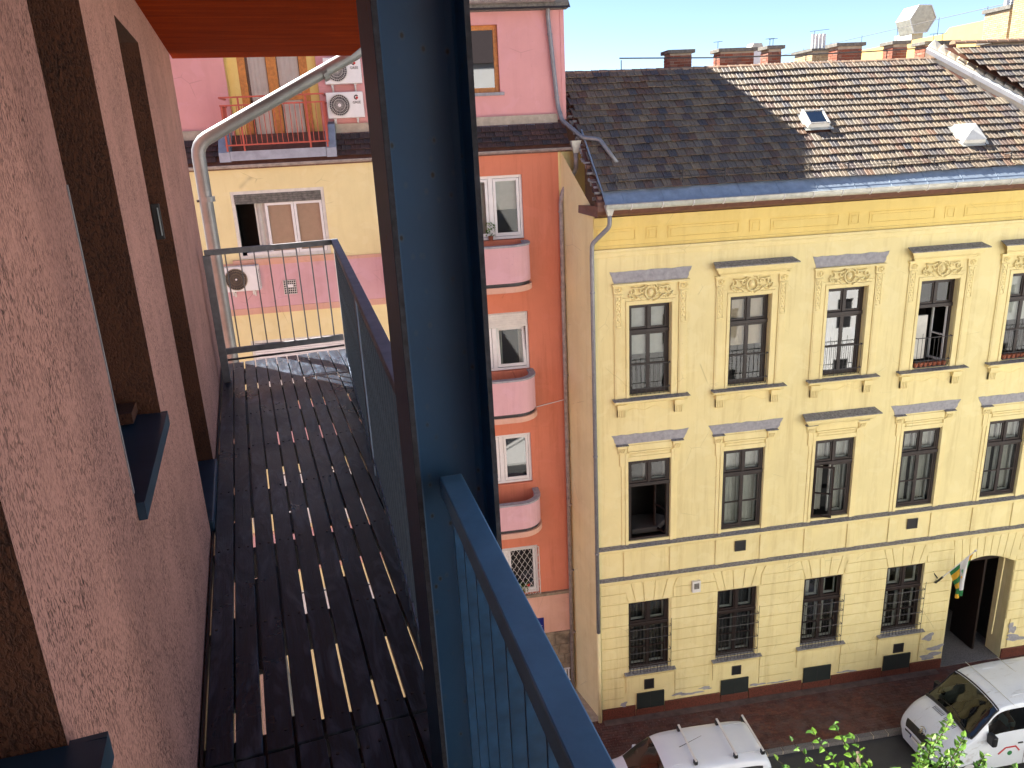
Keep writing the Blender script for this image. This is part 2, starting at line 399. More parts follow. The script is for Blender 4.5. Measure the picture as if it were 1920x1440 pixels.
# paving bricks: nearest 300 as pieces, the rest one mass
pm = MB().box(-.097,.097,-.047,.047,-.02,0); pme = None; rest = MB(); cnt = 0; cells = []
for r in range(21):
    y = 16.72+r*.1
    for c in range(110):
        x = 2.2+c*.2+(r % 2)*.1
        if y > FY-.03 and x > 4.85: continue
        cells.append((abs(x-9.6)*.35+(y-16.7), x, y))
cells.sort()
for k, (_, x, y) in enumerate(cells):
    dz = random.uniform(-.004, .003)
    if k < 300:
        if pme is None:
            o = pm.build('paving_brick', M['paver'], pv); pme = o.data; o.location = (x, y, dz)
        else: inst('paving_brick', pme, pv, (x, y, dz), (random.uniform(-.02,.02), random.uniform(-.01,.01), random.uniform(-.02,.02)))
    else: rest.box(x-.097, x+.097, y-.047, y+.047, -.02, dz)
rest.build('paving_bricks', M['paver'], pv, kind='stuff')

# ================================================================== THE YELLOW HOUSE
H = thing('yellow_townhouse', 'three storey yellow stucco house with brown windows and old tiled roof', 'building', (4.9, FY, 0))
CX = [6.38+2.73*i for i in range(6)]; CX[1] = 9.12; CX[2] = 11.86; CX[3] = 14.56; CX[4] = 17.3; CX[5] = 20.0
up = [(c-.565, c+.565, 10.32, 12.77) for c in CX]; mid = [(c-.60, c+.60, 5.98, 8.43) for c in CX]
gr = [(c-.625, c+.625, 1.62, 3.97) for c in CX[:4]]+[(19.4, 20.65, 1.62, 3.97)]
door = (16.21, 18.32, -.06, 3.92)
vents = [(6.24,6.55,.92,1.27),(9.03,9.33,.95,1.27),(14.43,14.78,.85,1.18),(8.96,9.29,5.25,5.58),(14.40,14.74,5.25,5.58)]
hatch = [(6.01,6.87,.24,.80),(8.70,9.59,.27,.80),(11.42,12.33,.25,.79),(14.13,15.05,.23,.78)]
w = MB(); holes = up+mid+gr+[door]
holes_wall(w, 4.9, 23, -.1, 15.1, FY, [h for h in holes], .22)
w.build('front_wall', M['yellow'], H)
# gable side wall (skewed), with rough eroded verge
sw = MB(); B0, B1 = (4.9, FY), (4.2, 21.4)
sw.add([(B0[0],B0[1],-.1),(B1[0],B1[1],-.1),(4.55,22.29,-.1),(4.55,22.29,18.35),(B1[0],B1[1],17.55),(B0[0],B0[1],15.25)], [(0,1,4,5),(1,2,3,4)])
sw.build('side_wall', M['sidewall'], H)
rm = MB()
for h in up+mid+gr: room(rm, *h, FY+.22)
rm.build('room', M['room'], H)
# entrance passage
dm = MB(); a, b, c, d = door; y2 = FY+4.2
dm.quad((a-.3,y2,0),(b+.3,y2,0),(b+.3,y2,4.2),(a-.3,y2,4.2)); dm.quad((a-.3,FY+.5,0),(a-.3,y2,0),(a-.3,y2,4.2),(a-.3,FY+.5,4.2)); dm.quad((b+.3,FY+.5,4.2),(b+.3,y2,4.2),(b+.3,y2,0),(b+.3,FY+.5,0)); dm.quad((a-.3,FY+.2,4.2),(a-.3,y2,4.2),(b+.3,y2,4.2),(b+.3,FY+.2,4.2))
dm.build('passage', M['room'], H)
MB().box(a-.3, b+.3, FY+.001, y2, -.02, .012).build('passage_floor', M['kerb'], H)
MB().box(b, b+.25, FY+.222, FY+.62, 0, 4.1).build('door_reveal', M['sidewall'], H); MB().box(a-.25, a, FY+.222, FY+.62, 0, 4.1).build('door_reveal', M['sidewall'], H)
MB().box(4.95, 16.0, FY-.30, FY-.05, -.012, .006).build('wall_strip', simple('dark_cement', (.115,.075,.058), .9, var=.4, nscale=3), pv)
sp = MB()                                  # segmental arch: fill the corners above the spring line
xm = (a+b)/2; hw = (b-a)/2
for sgn in (-1, 1):
    pts = [(xm+sgn*hw, 3.923)]
    for i in range(9):
        t = i/8; pts.append((xm+sgn*hw*(1-t), 3.60+.32*math.sin(t*math.pi/2)))
    if sgn < 0: pts = pts[::-1]
    sp.prism(pts, FY+.003, FY+.60)
sp.build('arch', M['yellow'], H)
dl = MB().box(a+.02, a+.09, FY+.30, FY+1.35, .02, 3.6); dlo = dl.build('door_leaf', M['darkwood'], H)
q = MB()
for z0, z1 in ((.2,.9),(1.1,2.1),(2.3,3.3)): q.box(a+.09, a+.115, FY+.42, FY+1.23, z0, z1)
q.build('door_panel', M['darkwood'], dlo)
dl = MB().box(b-.55, b-.48, FY+.55, FY+1.6, .02, 3.6); dl.build('door_leaf', M['darkwood'], H)
MB().box(a, b, FY+.5, FY+.6, 3.45, 3.9).build('door_transom', M['darkwood'], H)
MB().tube([(17.98,FY+.05,3.8),(17.98,FY+.05,3.5),(17.96,FY+.06,.95)], .022).build('conduit', M['trim'], H)

# plinth slabs
for x0, x1, zt in ((4.93,5.98,.38),(5.99,6.89,.22),(6.90,8.68,.36),(8.69,9.61,.25),(9.62,11.38,.35),(11.39,12.36,.24),(12.37,14.10,.35),(14.11,15.07,.22),(15.08,16.19,.35),(18.34,22,.35)):
    MB().box(x0, x1-.01, FY-.045, FY+.0, -.05, zt).build('plinth_slab', M['granite'], H, bevel=.006)
# coursed plaster blocks of the ground floor
courses = [.38,.72,1.10,1.46,1.81,2.13,2.52,2.89,3.25,3.63,4.00,4.34]
piers = [(4.93,5.70,5.70),(7.12,8.42,8.42),(9.84,11.16,11.16),(12.52,13.86,13.86),(15.24,16.14,16.14),(18.40,19.3,19.3),(20.8,22.9,22.9)]
for x0, x1, _ in piers:
    for i in range(len(courses)-1):
        z0, z1 = courses[i], courses[i+1]
        e0 = x0 if z0 > 1.5 else x0-.0; e1 = x1
        if z0 < 1.45: e0 = x0+(.10 if x0 > 5 else 0); e1 = x1-.10 if x1 < 16 else x1
        elif x0 > 5: e0 = x0-(.065 if z0 < 3.9 else 0)
        if z0 > 1.45 and x1 < 16: e1 = x1+(.065 if z0 < 3.9 else 0)
        MB().box(e0, e1, FY-.027, FY-.0004, z0+.013, z1-.013).build('plaster_block', M['yellow'], H, bevel=.007)
    e0, e1 = x0, x1
    MB().prism([(e0, 4.35),(e1, 4.35),(e1-.12, 4.635),(e0+(0 if x0 < 5 else .12), 4.635)], FY-.027, FY-.0004).build('plaster_block', M['yellow'], H, bevel=.007)
for cx in CX[:4]+[20.02]:
    t = [cx-.80, cx-.55, cx-.19, cx+.19, cx+.55, cx+.80]; bt = [cx-.61, cx-.40, cx-.14, cx+.14, cx+.40, cx+.61]
    for i in range(5):
        MB().prism([(bt[i]+.009,3.99),(bt[i+1]-.009,3.99),(t[i+1]-.009,4.635),(t[i]+.009,4.635)], FY-.027, FY-.0004).build('arch_block', M['yellow'], H, bevel=.006)
for i in range(9):
    t0, t1 = -1+i*2/9, -1+(i+1)*2/9
    f = lambda t, o: (xm+t*hw*(1+o*.12), 3.60+.32*math.cos(t*math.pi/2)+.025)
    p = f(t0,0), f(t1,0)
    MB().prism([(p[0][0]+.008,p[0][1]),(p[1][0]-.008,p[1][1]),(xm+t1*hw*1.12-.008,4.635),(xm+t0*hw*1.12+.008,4.635)], FY-.027, FY-.0004).build('arch_block', M['yellow'], H, bevel=.006)
# peeled plaster patches
def blob(cx, cz, rx, rz, seed, y, mb, n=22):
    rr = random.Random(seed); ph = [rr.random()*6.28 for _ in range(4)]
    pts = []
    for i in range(n):
        a_ = 2*math.pi*i/n; k = 1+.28*math.sin(2*a_+ph[0])+.22*math.sin(3*a_+ph[1])+.16*math.sin(5*a_+ph[2])+.1*rr.uniform(-1,1)
        pts.append((cx+rx*k*math.cos(a_), y, cz+rz*k*math.sin(a_)))
    mb.add(pts, [tuple(range(n))])
pt = MB()
for i, (cx, cz, rx, rz) in enumerate(((15.62,1.25,.20,.11),(15.93,.80,.22,.11),(15.75,.52,.32,.12),(7.35,.55,.16,.06),(7.75,.50,.30,.05),(8.2,.62,.2,.05),(5.6,.47,.12,.07),(9.9,.45,.22,.05),(10.6,.42,.3,.04),(18.6,1.1,.13,.2),(18.75,.72,.32,.12),(12.9,.42,.3,.04))): blob(cx, cz, rx, rz, i, FY-.0285, pt)
pt.build('bare_plaster_patch', M['scar'], H)
# belts, cornice
def belt(name, z0, z1, proj, top=True, x0=4.84, x1=23, mat='trim'):
    b = MB().prism([(FY, z0),(FY-proj*.35, z0+.01),(FY-proj*.55, (z0+z1)/2),(FY-proj, z1-.05),(FY-proj, z1),(FY, z1+.002)], x0, x1, 'x')
    b.build(name, M[mat], H)
belt('lower_belt', 4.64, 4.83, .13); belt('upper_belt', 5.69, 5.85, .15); belt('string_course', 14.03, 14.24, .09, mat='trim')
rs = random.Random(3)
for z, pr in ((4.83,.145),(5.85,.165)):
    x = 4.82
    while x < 20:
        L = rs.uniform(.8, 1.6)
        MB().prism([(FY, z+.055),(FY, z+.003),(FY-pr, z+.003),(FY-pr-.012, z+.02)], x, x+L-.006, 'x').build('slate_cover', M['slate'], H)
        x += L
for i, cx in enumerate(CX):
    for x0, x1 in ((cx-.75, cx-.50), (cx+.61, cx+.86)):
        MB().box(x0, x1, FY-.035, FY-.0005, 4.89, 5.69).build('belt_pilaster', M['yellow'], H, bevel=.006)
MB().box(4.92, 23, FY-.05, FY-.0005, 14.76, 15.02).build('frieze_band', M['cornice'], H)
MB().box(4.92, 23, FY-.022, FY-.0006, 14.25, 14.32).build('frieze_band', M['cornice'], H); MB().box(4.92, 23, FY-.004, FY-.0007, 14.325, 14.755).build('frieze_band', M['cornice'], H)
def ring_panel(x0, x1, z0, z1, y, wd=.035, dp=.02):
    m = MB(); m.box(x0,x1,y-dp,y-.0005,z1-wd,z1); m.box(x0,x1,y-dp,y-.0005,z0,z0+wd); m.box(x0,x0+wd,y-dp,y-.0005,z0+wd,z1-wd); m.box(x1-wd,x1,y-dp,y-.0005,z0+wd,z1-wd)
    m.box(x0+wd+.04, x1-wd-.04, y-.016, y-.0005, z0+wd+.03, z1-wd-.03); return m
x = 5.0; ring_panel(5.0, 6.0, 14.42, 14.72, FY).build('frieze_panel', M['cornice'], H)
for k in range(6):
    x0 = 6.26+k*2.73
    ring_panel(x0, x0+.3, 14.42, 14.72, FY).build('frieze_panel', M['cornice'], H)
    ring_panel(x0+.57, x0+2.46, 14.42, 14.72, FY).build('frieze_panel', M['cornice'], H)

# ---- windows
def sash(m, x0, x1, z0, z1, y, fr=.045, bars=(), dep=.05):
    m.box(x0,x0+fr,y,y+dep,z0,z1); m.box(x1-fr,x1,y,y+dep,z0,z1); m.box(x0+fr,x1-fr,y+.001,y+dep,z1-fr,z1); m.box(x0+fr,x1-fr,y+.001,y+dep,z0,z0+fr*1.2)
    for z in bars: m.box(x0+fr,x1-fr,y+.002,y+dep-.01,z-.018,z+.018)
def yellow_window(cx, z0, z1, hwid, style, state, label=None):
    rec = {'up': .15, 'mid': .05, 'gr': .09}[style]; y = FY+rec
    x0, x1 = cx-hwid, cx+hwid
    tr = z0+(z1-z0)*.70 if style != 'gr' else z0+(z1-z0)*.66      # transom
    f = MB(); fr = .07
    f.box(x0,x0+fr,y,y+.09,z0,z1); f.box(x1-fr,x1,y,y+.09,z0,z1); f.box(x0+fr,x1-fr,y,y+.09,z1-fr,z1); f.box(x0+fr,x1-fr,y,y+.09,z0,z0+fr)
    wo = f.build('window', M['darkwood'], H, label=label)
    MB().box(x0-.0,x1+.0,y-.035,y+.085,tr-.05,tr+.055).build('transom', M['darkwood'], wo, bevel=.01)
    MB().box(cx-.035,cx+.035,y-.012,y+.08,tr+.055,z1-fr).build('mullion', M['darkwood'], wo)
    ys = y+.015; inner = y+.16
    wh = MB(); panes = []
    cells_top = [(x0+fr, cx-.035), (cx+.035, x1-fr)]
    s1 = MB()
    for a_, b_ in cells_top:
        sash(s1, a_, b_, tr+.055, z1-fr, ys); panes.append((a_+.04, b_-.04, tr+.10, z1-fr-.04, ys+.02))
        if style != 'up': sash(wh, a_+.02, b_-.02, tr+.055, z1-fr, inner, .045)
    midz = z0+fr+(tr-.05-z0-fr)*.47
    cells = [(x0+fr, cx), (cx, x1-fr)]
    opened = {'open_right': (0, 1), 'ajar_left': (0,), 'open_void': (0, 1)}.get(state, ())
    for k, (a_, b_) in enumerate(cells):
        if k in opened: continue
        sash(s1, a_, b_, z0+fr, tr-.05, ys, .05, [midz]); panes.append((a_+.05, b_-.05, z0+fr+.05, tr-.1, ys+.02))
        if style != 'up': sash(wh, a_+.02, b_-.02, z0+fr, tr-.05, inner, .045)
    s1.build('sash', M['darkwood'], wo)
    if wh.v: wh.build('inner_sash', M['white'], wo)
    mt = M['mirror_glass'] if state == 'mirror' else M['glass']
    for (a_, b_, c_, d_, yy) in panes:
        mb = MB().quad((a_,yy,c_),(b_,yy,c_),(b_,yy,d_),(a_,yy,d_)); mb.build('pane', mt, wo)
    def leaf(hx, sgn, ang, col='darkwood', off=0):       # casement swung about its hinge at hx
        wd = (x1-x0)/2-fr; m = MB(); g = MB()
        def tr_(u, dy): return (hx+sgn*u*math.cos(ang)-sgn*0*dy, y+off-u*math.sin(ang)+dy)
        for (u0,u1,c0,c1) in ((0,.05,z0+fr,tr-.05),(wd-.05,wd,z0+fr,tr-.05),(.05,wd-.05,tr-.1,tr-.05),(.05,wd-.05,z0+fr,z0+fr+.05),(.05,wd-.05,midz-.018,midz+.018)):
            p0 = tr_(u0,0); p1 = tr_(u1,0)
            m.beam((p0[0],p0[1],(c0+c1)/2),(p1[0],p1[1],(c0+c1)/2), .045, c1-c0)
        p0 = tr_(.05,0); p1 = tr_(wd-.05,0)
        g.quad((p0[0],p0[1],z0+fr+.05),(p1[0],p1[1],z0+fr+.05),(p1[0],p1[1],tr-.1),(p0[0],p0[1],tr-.1))
        m.build('open_sash', M[col], wo); g.build('pane', M['glass'], wo)
    if state == 'ajar_left': leaf(x0+fr, 1, R_(28))
    if state == 'open_right':
        leaf(x1-fr, -1, R_(-68)); leaf(x0+fr, 1, R_(-80)); leaf(x1-fr, -1, R_(-74), 'white', .12)
    if state == 'open_void': leaf(x1-fr, -1, R_(-78), 'white', .05); leaf(x0+fr, 1, R_(-82), 'white', .05)
    # what shows behind the glass
    if style == 'mid' and state in ('closed', 'ajar_left', 'blind'):
        c = MB()
        if state == 'blind': curtain_sheet(c, x0+.05, x1-.05, z0+.1, z1-.05, y+.26, 9, .015)
        else:
            curtain_sheet(c, x0+.05, cx-.10, z0+.1, z1-.05, y+.30, 5, .03); curtain_sheet(c, cx+.12, x1-.05, z0+.1, z1-.05, y+.30, 5, .03)
        c.build('curtain', M['curtain'], wo)
    if style == 'gr':
        for xa, xb in (((x0+.05, x1-.05),) if state == 'dark' else ((x0+.08, x0+.40), (cx+.05, cx+.30))):
            c = MB(); curtain_sheet(c, xa, xb, z0+.1, z1-.05, y+.30, max(3, int((xb-xa)*9)), .02)
            c.build('curtain', M['interior'] if state == 'dark' else M['curtain'], wo)
    if style == 'up':
        if state in ('blind', 'half'):
            c = MB(); z_ = tr+.05 if state == 'half' else z0+.9
            curtain_sheet(c, x0+.05, x1-.05, z_-(.7 if state == 'half' else 0), z1-.05, y+.13, 4, .004); c.build('blind', M['curtain_beige'] if abs(cx-9.12) < .1 else M['curtain'], wo)
        if state == 'mirror':
            c = MB(); curtain_sheet(c, x0+.05, cx-.02, z0+.1, tr-.1, y+.2, 4, .02); c.build('curtain', M['curtain'], wo)
    return wo
for i, cx in enumerate(CX[:5]):
    yellow_window(cx, 10.32, 12.77, .565, 'up', ('half','half','mirror','open_void','half')[i])
    yellow_window(cx, 5.98, 8.43, .60, 'mid', ('open_right','blind','ajar_left','closed','closed')[i])
for i, cx in enumerate(CX[:4]): yellow_window(cx, 1.62, 3.97, .625, 'gr', ('dark','dark','closed','closed')[i])
MB().box(6.0,6.9,FY+.4,FY+1.3,5.95,6.12).build('bedding', M['room'], H, bevel=.04)
MB().box(14.05,14.5,FY+.24,FY+.32,10.5,11.75).build('hanging_sheet', M['curtain'], H)

# ---- window dressings
def tubes(m, lst, r, n=5):
    for p in lst: m.tube(p, r, n)
def spiral(cx, cz, r0, r1, a0, a1, y, n=14):
    return [(cx+(r0+(r1-r0)*i/n)*math.cos(a0+(a1-a0)*i/n), y, cz+(r0+(r1-r0)*i/n)*math.sin(a0+(a1-a0)*i/n)) for i in range(n+1)]
def dome(m, cx, cz, rx, rz, y, h, n=10):
    vs = [(cx, y-h, cz)]; fs = []
    for k, (s_, hh) in enumerate(((.5, .8), (1, 0))):
        for i in range(n):
            a_ = 2*math.pi*i/n; vs.append((cx+rx*s_*math.cos(a_), y-h*hh, cz+rz*s_*math.sin(a_)))
    for i in range(n):
        j_ = (i+1) % n; fs.append((0, 1+j_, 1+i)); fs.append((1+i, 1+j_, 1+n+j_, 1+n+i))
    m.add(vs, fs)
orn_me = {}
def ornament(cx):
    if 'c' not in orn_me:
        m = MB(); y = FY-.02
        dome(m, 0, 13.08, .085, .10, y, .07, 12)
        m.tube([((.15+.02*math.cos(a_*3))*math.cos(a_*math.pi/12), y-.03, 13.08+(.17+.02*math.cos(a_*3))*math.sin(a_*math.pi/12)) for a_ in range(25)], .024, 6)
        for s in (-1, 1):
            tubes(m, [spiral(s*.50, 13.13, .10, .02, math.pi/2, math.pi/2+s*5.5, y-.02), [(s*.15,y-.02,13.24),(s*.3,y-.03,13.20),(s*.50,y-.02,13.235)],
                      [(s*.58,y-.02,13.08),(s*.55,y-.02,12.98),(s*.47,y-.02,12.95)], [(s*.42,y-.02,13.02),(s*.30,y-.02,12.98),(s*.22,y-.02,12.90),(s*.06,y-.03,12.86)],
                      spiral(s*.25, 13.15, .07, .015, 0, s*5, y-.02), [(s*.17,y-.02,13.2),(s*.12,y-.04,13.3),(0,y-.05,13.28)]], .021)
            for k in range(7): dome(m, s*(.16+.05*k), 13.02-.012*k+.03*math.sin(k), .022, .03, y, .035, 6)
            for k in range(5): dome(m, s*.05*(k-1), 13.27-.006*k, .025, .022, y, .05, 6)
            for k in range(3): dome(m, s*.48, 13.0-.04*k, .02, .02, y, .03, 6)
        dome(m, 0, 12.88, .035, .05, y, .05, 8)
        o = m.build('cartouche', M['trim'], None, smooth=True); orn_me['c'] = o.data; bpy.data.objects.remove(o)
        m = MB(); y = FY-.035
        for s in (0,):
            for k in range(9): dome(m, .07*math.cos(k*.7), 13.2+.055*math.sin(k*.7), .028, .028, y, .05, 6)
            dome(m, 0, 13.2, .05, .05, y, .06, 8); m.box(-.12,.12,y-.02,y,13.06,13.09)
            tubes(m, [spiral(.04, 13.2, .07, .02, 0, 5, y-.02)], .014)
            for k in range(5):
                z = 12.98-k*.14; dome(m, 0, z, .035, .04, y, .03, 7); dome(m, -.035, z-.06, .022, .03, y, .022, 6); dome(m, .035, z-.06, .022, .03, y, .022, 6)
            m.box(-.075,-.06,y-.01,y,12.25,13.05); m.box(.06,.075,y-.01,y,12.25,13.05); m.box(-.075,.075,y-.01,y,12.23,12.25)
        o = m.build('pilaster_ornament', M['trim'], None, smooth=True); orn_me['p'] = o.data; bpy.data.objects.remove(o)
    inst('cartouche', orn_me['c'], H, (cx, 0, 0)); inst('pilaster_ornament', orn_me['p'], H, (cx-.855, 0, 0)); inst('pilaster_ornament', orn_me['p'], H, (cx+.88, 0, 0))
def hood(cx, zt, hw_, proj=.30):
    m = MB(); z = zt
    pr = [(FY, z-.28),(FY-.07, z-.28),(FY-.09, z-.21),(FY-proj*.6, z-.15),(FY-proj*.75, z-.06),(FY-proj+.02, z-.05),(FY-proj+.02, z-.0),(FY, z+.0)]
    n = len(pr); vs = []
    for s in (-1, 1):
        for (yy, zz) in pr: vs.append((cx+s*(hw_-(proj-(FY-yy))*1.0), yy, zz))
    m.add(vs, [tuple(range(n)), tuple(range(n, 2*n))[::-1]]+[(i, n+i, n+(i+1) % n, (i+1) % n) for i in range(n)])
    o = m.build('hood', M['trim'], H)
    t = MB(); t.add([(cx-hw_-.02,FY-proj,z+.003),(cx+hw_+.02,FY-proj,z+.003),(cx+hw_-.05,FY,z+.10),(cx-hw_+.05,FY,z+.10),(cx-hw_-.02,FY-proj,z+.03),(cx+hw_+.02,FY-proj,z+.03),(cx+hw_-.05,FY,z+.12),(cx-hw_+.05,FY,z+.12)],
        [(3,2,1,0),(4,5,6,7),(0,1,5,4),(1,2,6,5),(3,0,4,7)])
    t.build('hood_slab', M['slate'], o)
def scar(cx, zt, zb, h0, h1, seed):
    rr = random.Random(seed); n = 16; top = []; bot = []
    for i in range(n+1):
        t = i/n; top.append((cx-h0+2*h0*t+rr.uniform(-.01,.01), zt+rr.uniform(-.015,.012))); bot.append((cx-h1+2*h1*t, zb))
    ss = [(cx+h0+(h1-h0)*t+rr.uniform(-.02,.02), zt+(zb-zt)*t) for t in (.25,.5,.75)]; s2 = [(cx-h0-(h1-h0)*t+rr.uniform(-.02,.02), zt+(zb-zt)*t) for t in (.75,.5,.25)]
    MB().prism((top+ss+bot[::-1]+s2)[::-1], FY-.012, FY+.002).build('hood_scar', M['scar'], H)
for i, cx in enumerate(CX[:5]):
    z0 = 10.27
    m = MB()
    for s in (-1, 1):
        m.box(cx+s*.575, cx+s*.66, FY-.045, FY-.0005, z0+.01, 12.80+.085); m.box(cx+s*.663, cx+s*.745, FY-.025, FY-.0005, z0+.01, 12.80+.165)
    m.box(cx-.575, cx+.575, FY-.045, FY-.0005, 12.795, 12.885); m.box(cx-.663, cx+.663, FY-.025, FY-.0006, 12.89, 12.965)
    m.build('architrave', M['trim'], H, bevel=.006)
    for s in (-1, 1):
        c = cx-.855 if s < 0 else cx+.88
        p = MB(); p.box(c-.11, c+.11, FY-.035, FY-.0005, z0+.01, 13.10); p.box(c-.13, c+.13, FY-.05, FY-.0005, 13.10, 13.30); p.box(c-.075, c+.075, FY-.047, FY-.036, z0+.1, 12.2)
        p.build('pilaster', M['trim'], H, bevel=.006)
        b = MB(); cb = cx+s*.79
        b.box(cb-.13, cb+.13, FY-.13, FY-.0005, 10.03, 10.13); b.box(cb-.115, cb+.115, FY-.10, FY-.0005, 9.98, 10.03)
        for k in range(5): b.box(cb-.11+k*.0475, cb-.08+k*.0475, FY-.085, FY-.0005, 9.76, 9.98)
        b.box(cb-.11, cb+.11, FY-.06, FY-.0004, 9.78, 9.98)
        b.build('bracket', M['trim'], H)
    MB().box(cx-1.02, cx+1.04, FY-.09, FY-.0005, 13.30, 13.355).build('lintel_shelf', M['trim'], H, bevel=.008)
    s_ = MB().prism([(FY, 10.13),(FY-.09, 10.13),(FY-.13, 10.18),(FY-.19, 10.20),(FY-.19, 10.235),(FY, 10.235)], cx-1.0, cx+1.03, 'x').build('sill', M['trim'], H)
    MB().prism([(FY+.15, 10.30),(FY+.15, 10.236),(FY-.20, 10.236),(FY-.21, 10.255)], cx-1.03, cx+1.06, 'x').build('slate_cover', M['slate'], H)
    MB().tube([(cx-.62+1.24*t/20, FY-.004, 9.90+.045*math.sin(t/20*math.pi*4)+.05*math.sin(t/20*math.pi)) for t in range(21)], .010, 5).build('wavy_moulding', M['trim'], H)
    ornament(cx)
    if i in (1, 3, 4): hood(cx+.02, 13.60, 1.13)
    else: scar(cx+.01, 13.66, 13.365, 1.09, .97, i)
    # middle row
    m = MB()
    for s in (-1, 1):
        m.box(cx+s*.61, cx+s*.70, FY-.04, FY-.0005, 5.90, 8.45); m.box(cx+s*.703, cx+s*.80, FY-.02, FY-.0005, 5.90, 8.32)
        m.box(cx+s*.703, cx+s*.845, FY-.036, FY-.0006, 8.32, 8.70); m.box(cx+s*.61, cx+s*.70, FY-.042, FY-.0006, 8.452, 8.70)
    m.box(cx-.608, cx+.608, FY-.04, FY-.0005, 8.45, 8.58); m.box(cx-.55, cx+.55, FY-.026, FY-.0006, 8.585, 8.66)
    m.build('architrave', M['trim'], H, bevel=.006)
    for s in (-1, 1):
        b = MB(); cb = cx+s*.78
        b.box(cb-.13, cb+.13, FY-.07, FY-.0005, 8.85, 8.93); b.box(cb-.11, cb+.11, FY-.04, FY-.0004, 8.70, 8.85)
        for k in range(3): b.beam((cb-.08+k*.06, FY-.055, 8.72), (cb-.03+k*.06, FY-.06, 8.83), .03, .035)
        b.build('console', M['trim'], H)
        MB().prism([(FY,8.965),(FY,8.932),(FY-.10,8.932),(FY-.11,8.945)], cb-.17, cb+.17, 'x').build('slate_cover', M['slate'], H)
    MB().box(cx-.62, cx+.62, FY-.03, FY-.0005, 8.74, 8.92).build('lintel_panel', M['trim'], H, bevel=.008)
    MB().box(cx-.60, cx+.60, FY-.05, FY-.0005, 8.69, 8.735).build('lintel_panel', M['trim'], H, bevel=.008)
    if i == 2: hood(cx+.03, 9.17, 1.13)
    else: scar(cx+.02, 9.24, 8.965, 1.09, .95, 10+i)
for i, cx in enumerate(CX[:4]):
    MB().prism([(FY, 1.44),(FY-.07, 1.44),(FY-.12, 1.50),(FY-.14, 1.55),(FY, 1.56)], cx-.74, cx+.80, 'x').build('sill', M['trim'], H)
    MB().prism([(FY+.09, 1.635),(FY+.09, 1.563),(FY-.15, 1.563),(FY-.16, 1.58)], cx-.76, cx+.82, 'x').build('slate_cover', M['slate'], H)
    MB().box(cx-.70, cx+.70, FY-.027, FY-.0003, .84 if i else .86, 1.43).build('apron', M['yellow'], H, bevel=.006)
for i, (a_, b_, c_, d_) in enumerate(vents):
    m = MB().box(a_, b_, FY-.0339, FY-.0287, c_, d_); o = m.build('vent_grille', M['black'], H)
    m = MB(); m.box(a_,b_,FY-.048,FY-.0342,d_-.03,d_); m.box(a_,b_,FY-.048,FY-.0342,c_,c_+.03); m.box(a_,a_+.03,FY-.048,FY-.0342,c_+.03,d_-.03); m.box(b_-.03,b_,FY-.048,FY-.0342,c_+.03,d_-.03)
    m.build('grille_frame', M['iron'], o)
for i, (a_, b_, c_, d_) in enumerate(hatch):
    o = MB().box(a_, b_, FY-.055, FY-.0186, c_, d_).build('cellar_hatch', simple('dark_green_hatch', (.018,.024,.022), .5) if i == 0 else bpy.data.materials['dark_green_hatch'], H, bevel=.004)
    MB().box((a_+b_)/2-.006, (a_+b_)/2+.006, FY-.06, FY-.0552, c_+.02, d_-.02).build('hatch_seam', M['iron'], o)
# guards of the upper windows, grilles of the ground floor
for i, cx in enumerate(CX[:5]):
    g = MB(); x0, x1 = cx-.565, cx+.565; yb = FY-.06; zt = 11.18
    g.tube([(x0+.02,FY+.05,zt),(x0+.03,yb,zt),(x1-.03,yb,zt),(x1-.02,FY+.05,zt)], .013, 6)
    go = g.build('window_guard', M['iron'], H); MB().tube([(x0+.02,FY+.05,10.52),(x0+.03,yb,10.52),(x1-.03,yb,10.52),(x1-.02,FY+.05,10.52)], .012, 6).build('guard_rail', M['iron'], go)
    for k in range(9):
        x = x0+.07+k*.124
        MB().tube([(x,yb,zt+(.13 if k % 2 else 0)),(x,yb,10.55),(x,yb-.03,10.45),(x,yb+.03,10.34)], .0065, 5).build('guard_bar', M['iron'], go)
for i, cx in enumerate(CX[:4]):
    g = MB(); yb = FY-.12
    g.tube([(cx-.60,FY+.03,1.86),(cx-.60,yb,1.86),(cx+.66,yb,1.86),(cx+.66,FY+.03,1.86)], .012, 5)
    go = g.build('window_grille', M['iron'], H)
    for z in (2.3, 2.78, 3.1): MB().tube([(cx-.60,FY+.03,z),(cx-.60,yb,z),(cx+.66,yb,z),(cx+.66,FY+.03,z)], .012, 5).build('grille_rail', M['iron'], go)
    for k in range(13):
        x = cx-.6+k*.105
        MB().tube([(x,yb,3.36 if k == 12 else 3.14),(x,yb,1.6)], .0075, 5).build('grille_bar', M['iron'], go)
# flower boxes
for cx in (CX[3], CX[4]):
    bo = MB().box(cx-.5, cx+.5, FY-.02, FY+.10, 10.30, 10.33).build('flower_tray', M['iron'], H)
    for k in range(7):
        x = cx-.43+k*.143; MB().tube([(x,FY+.03,10.331),(x,FY+.03,10.44)], .06, 8, rs=[.05,.066]).build('flower_pot', M['terracotta'], bo)

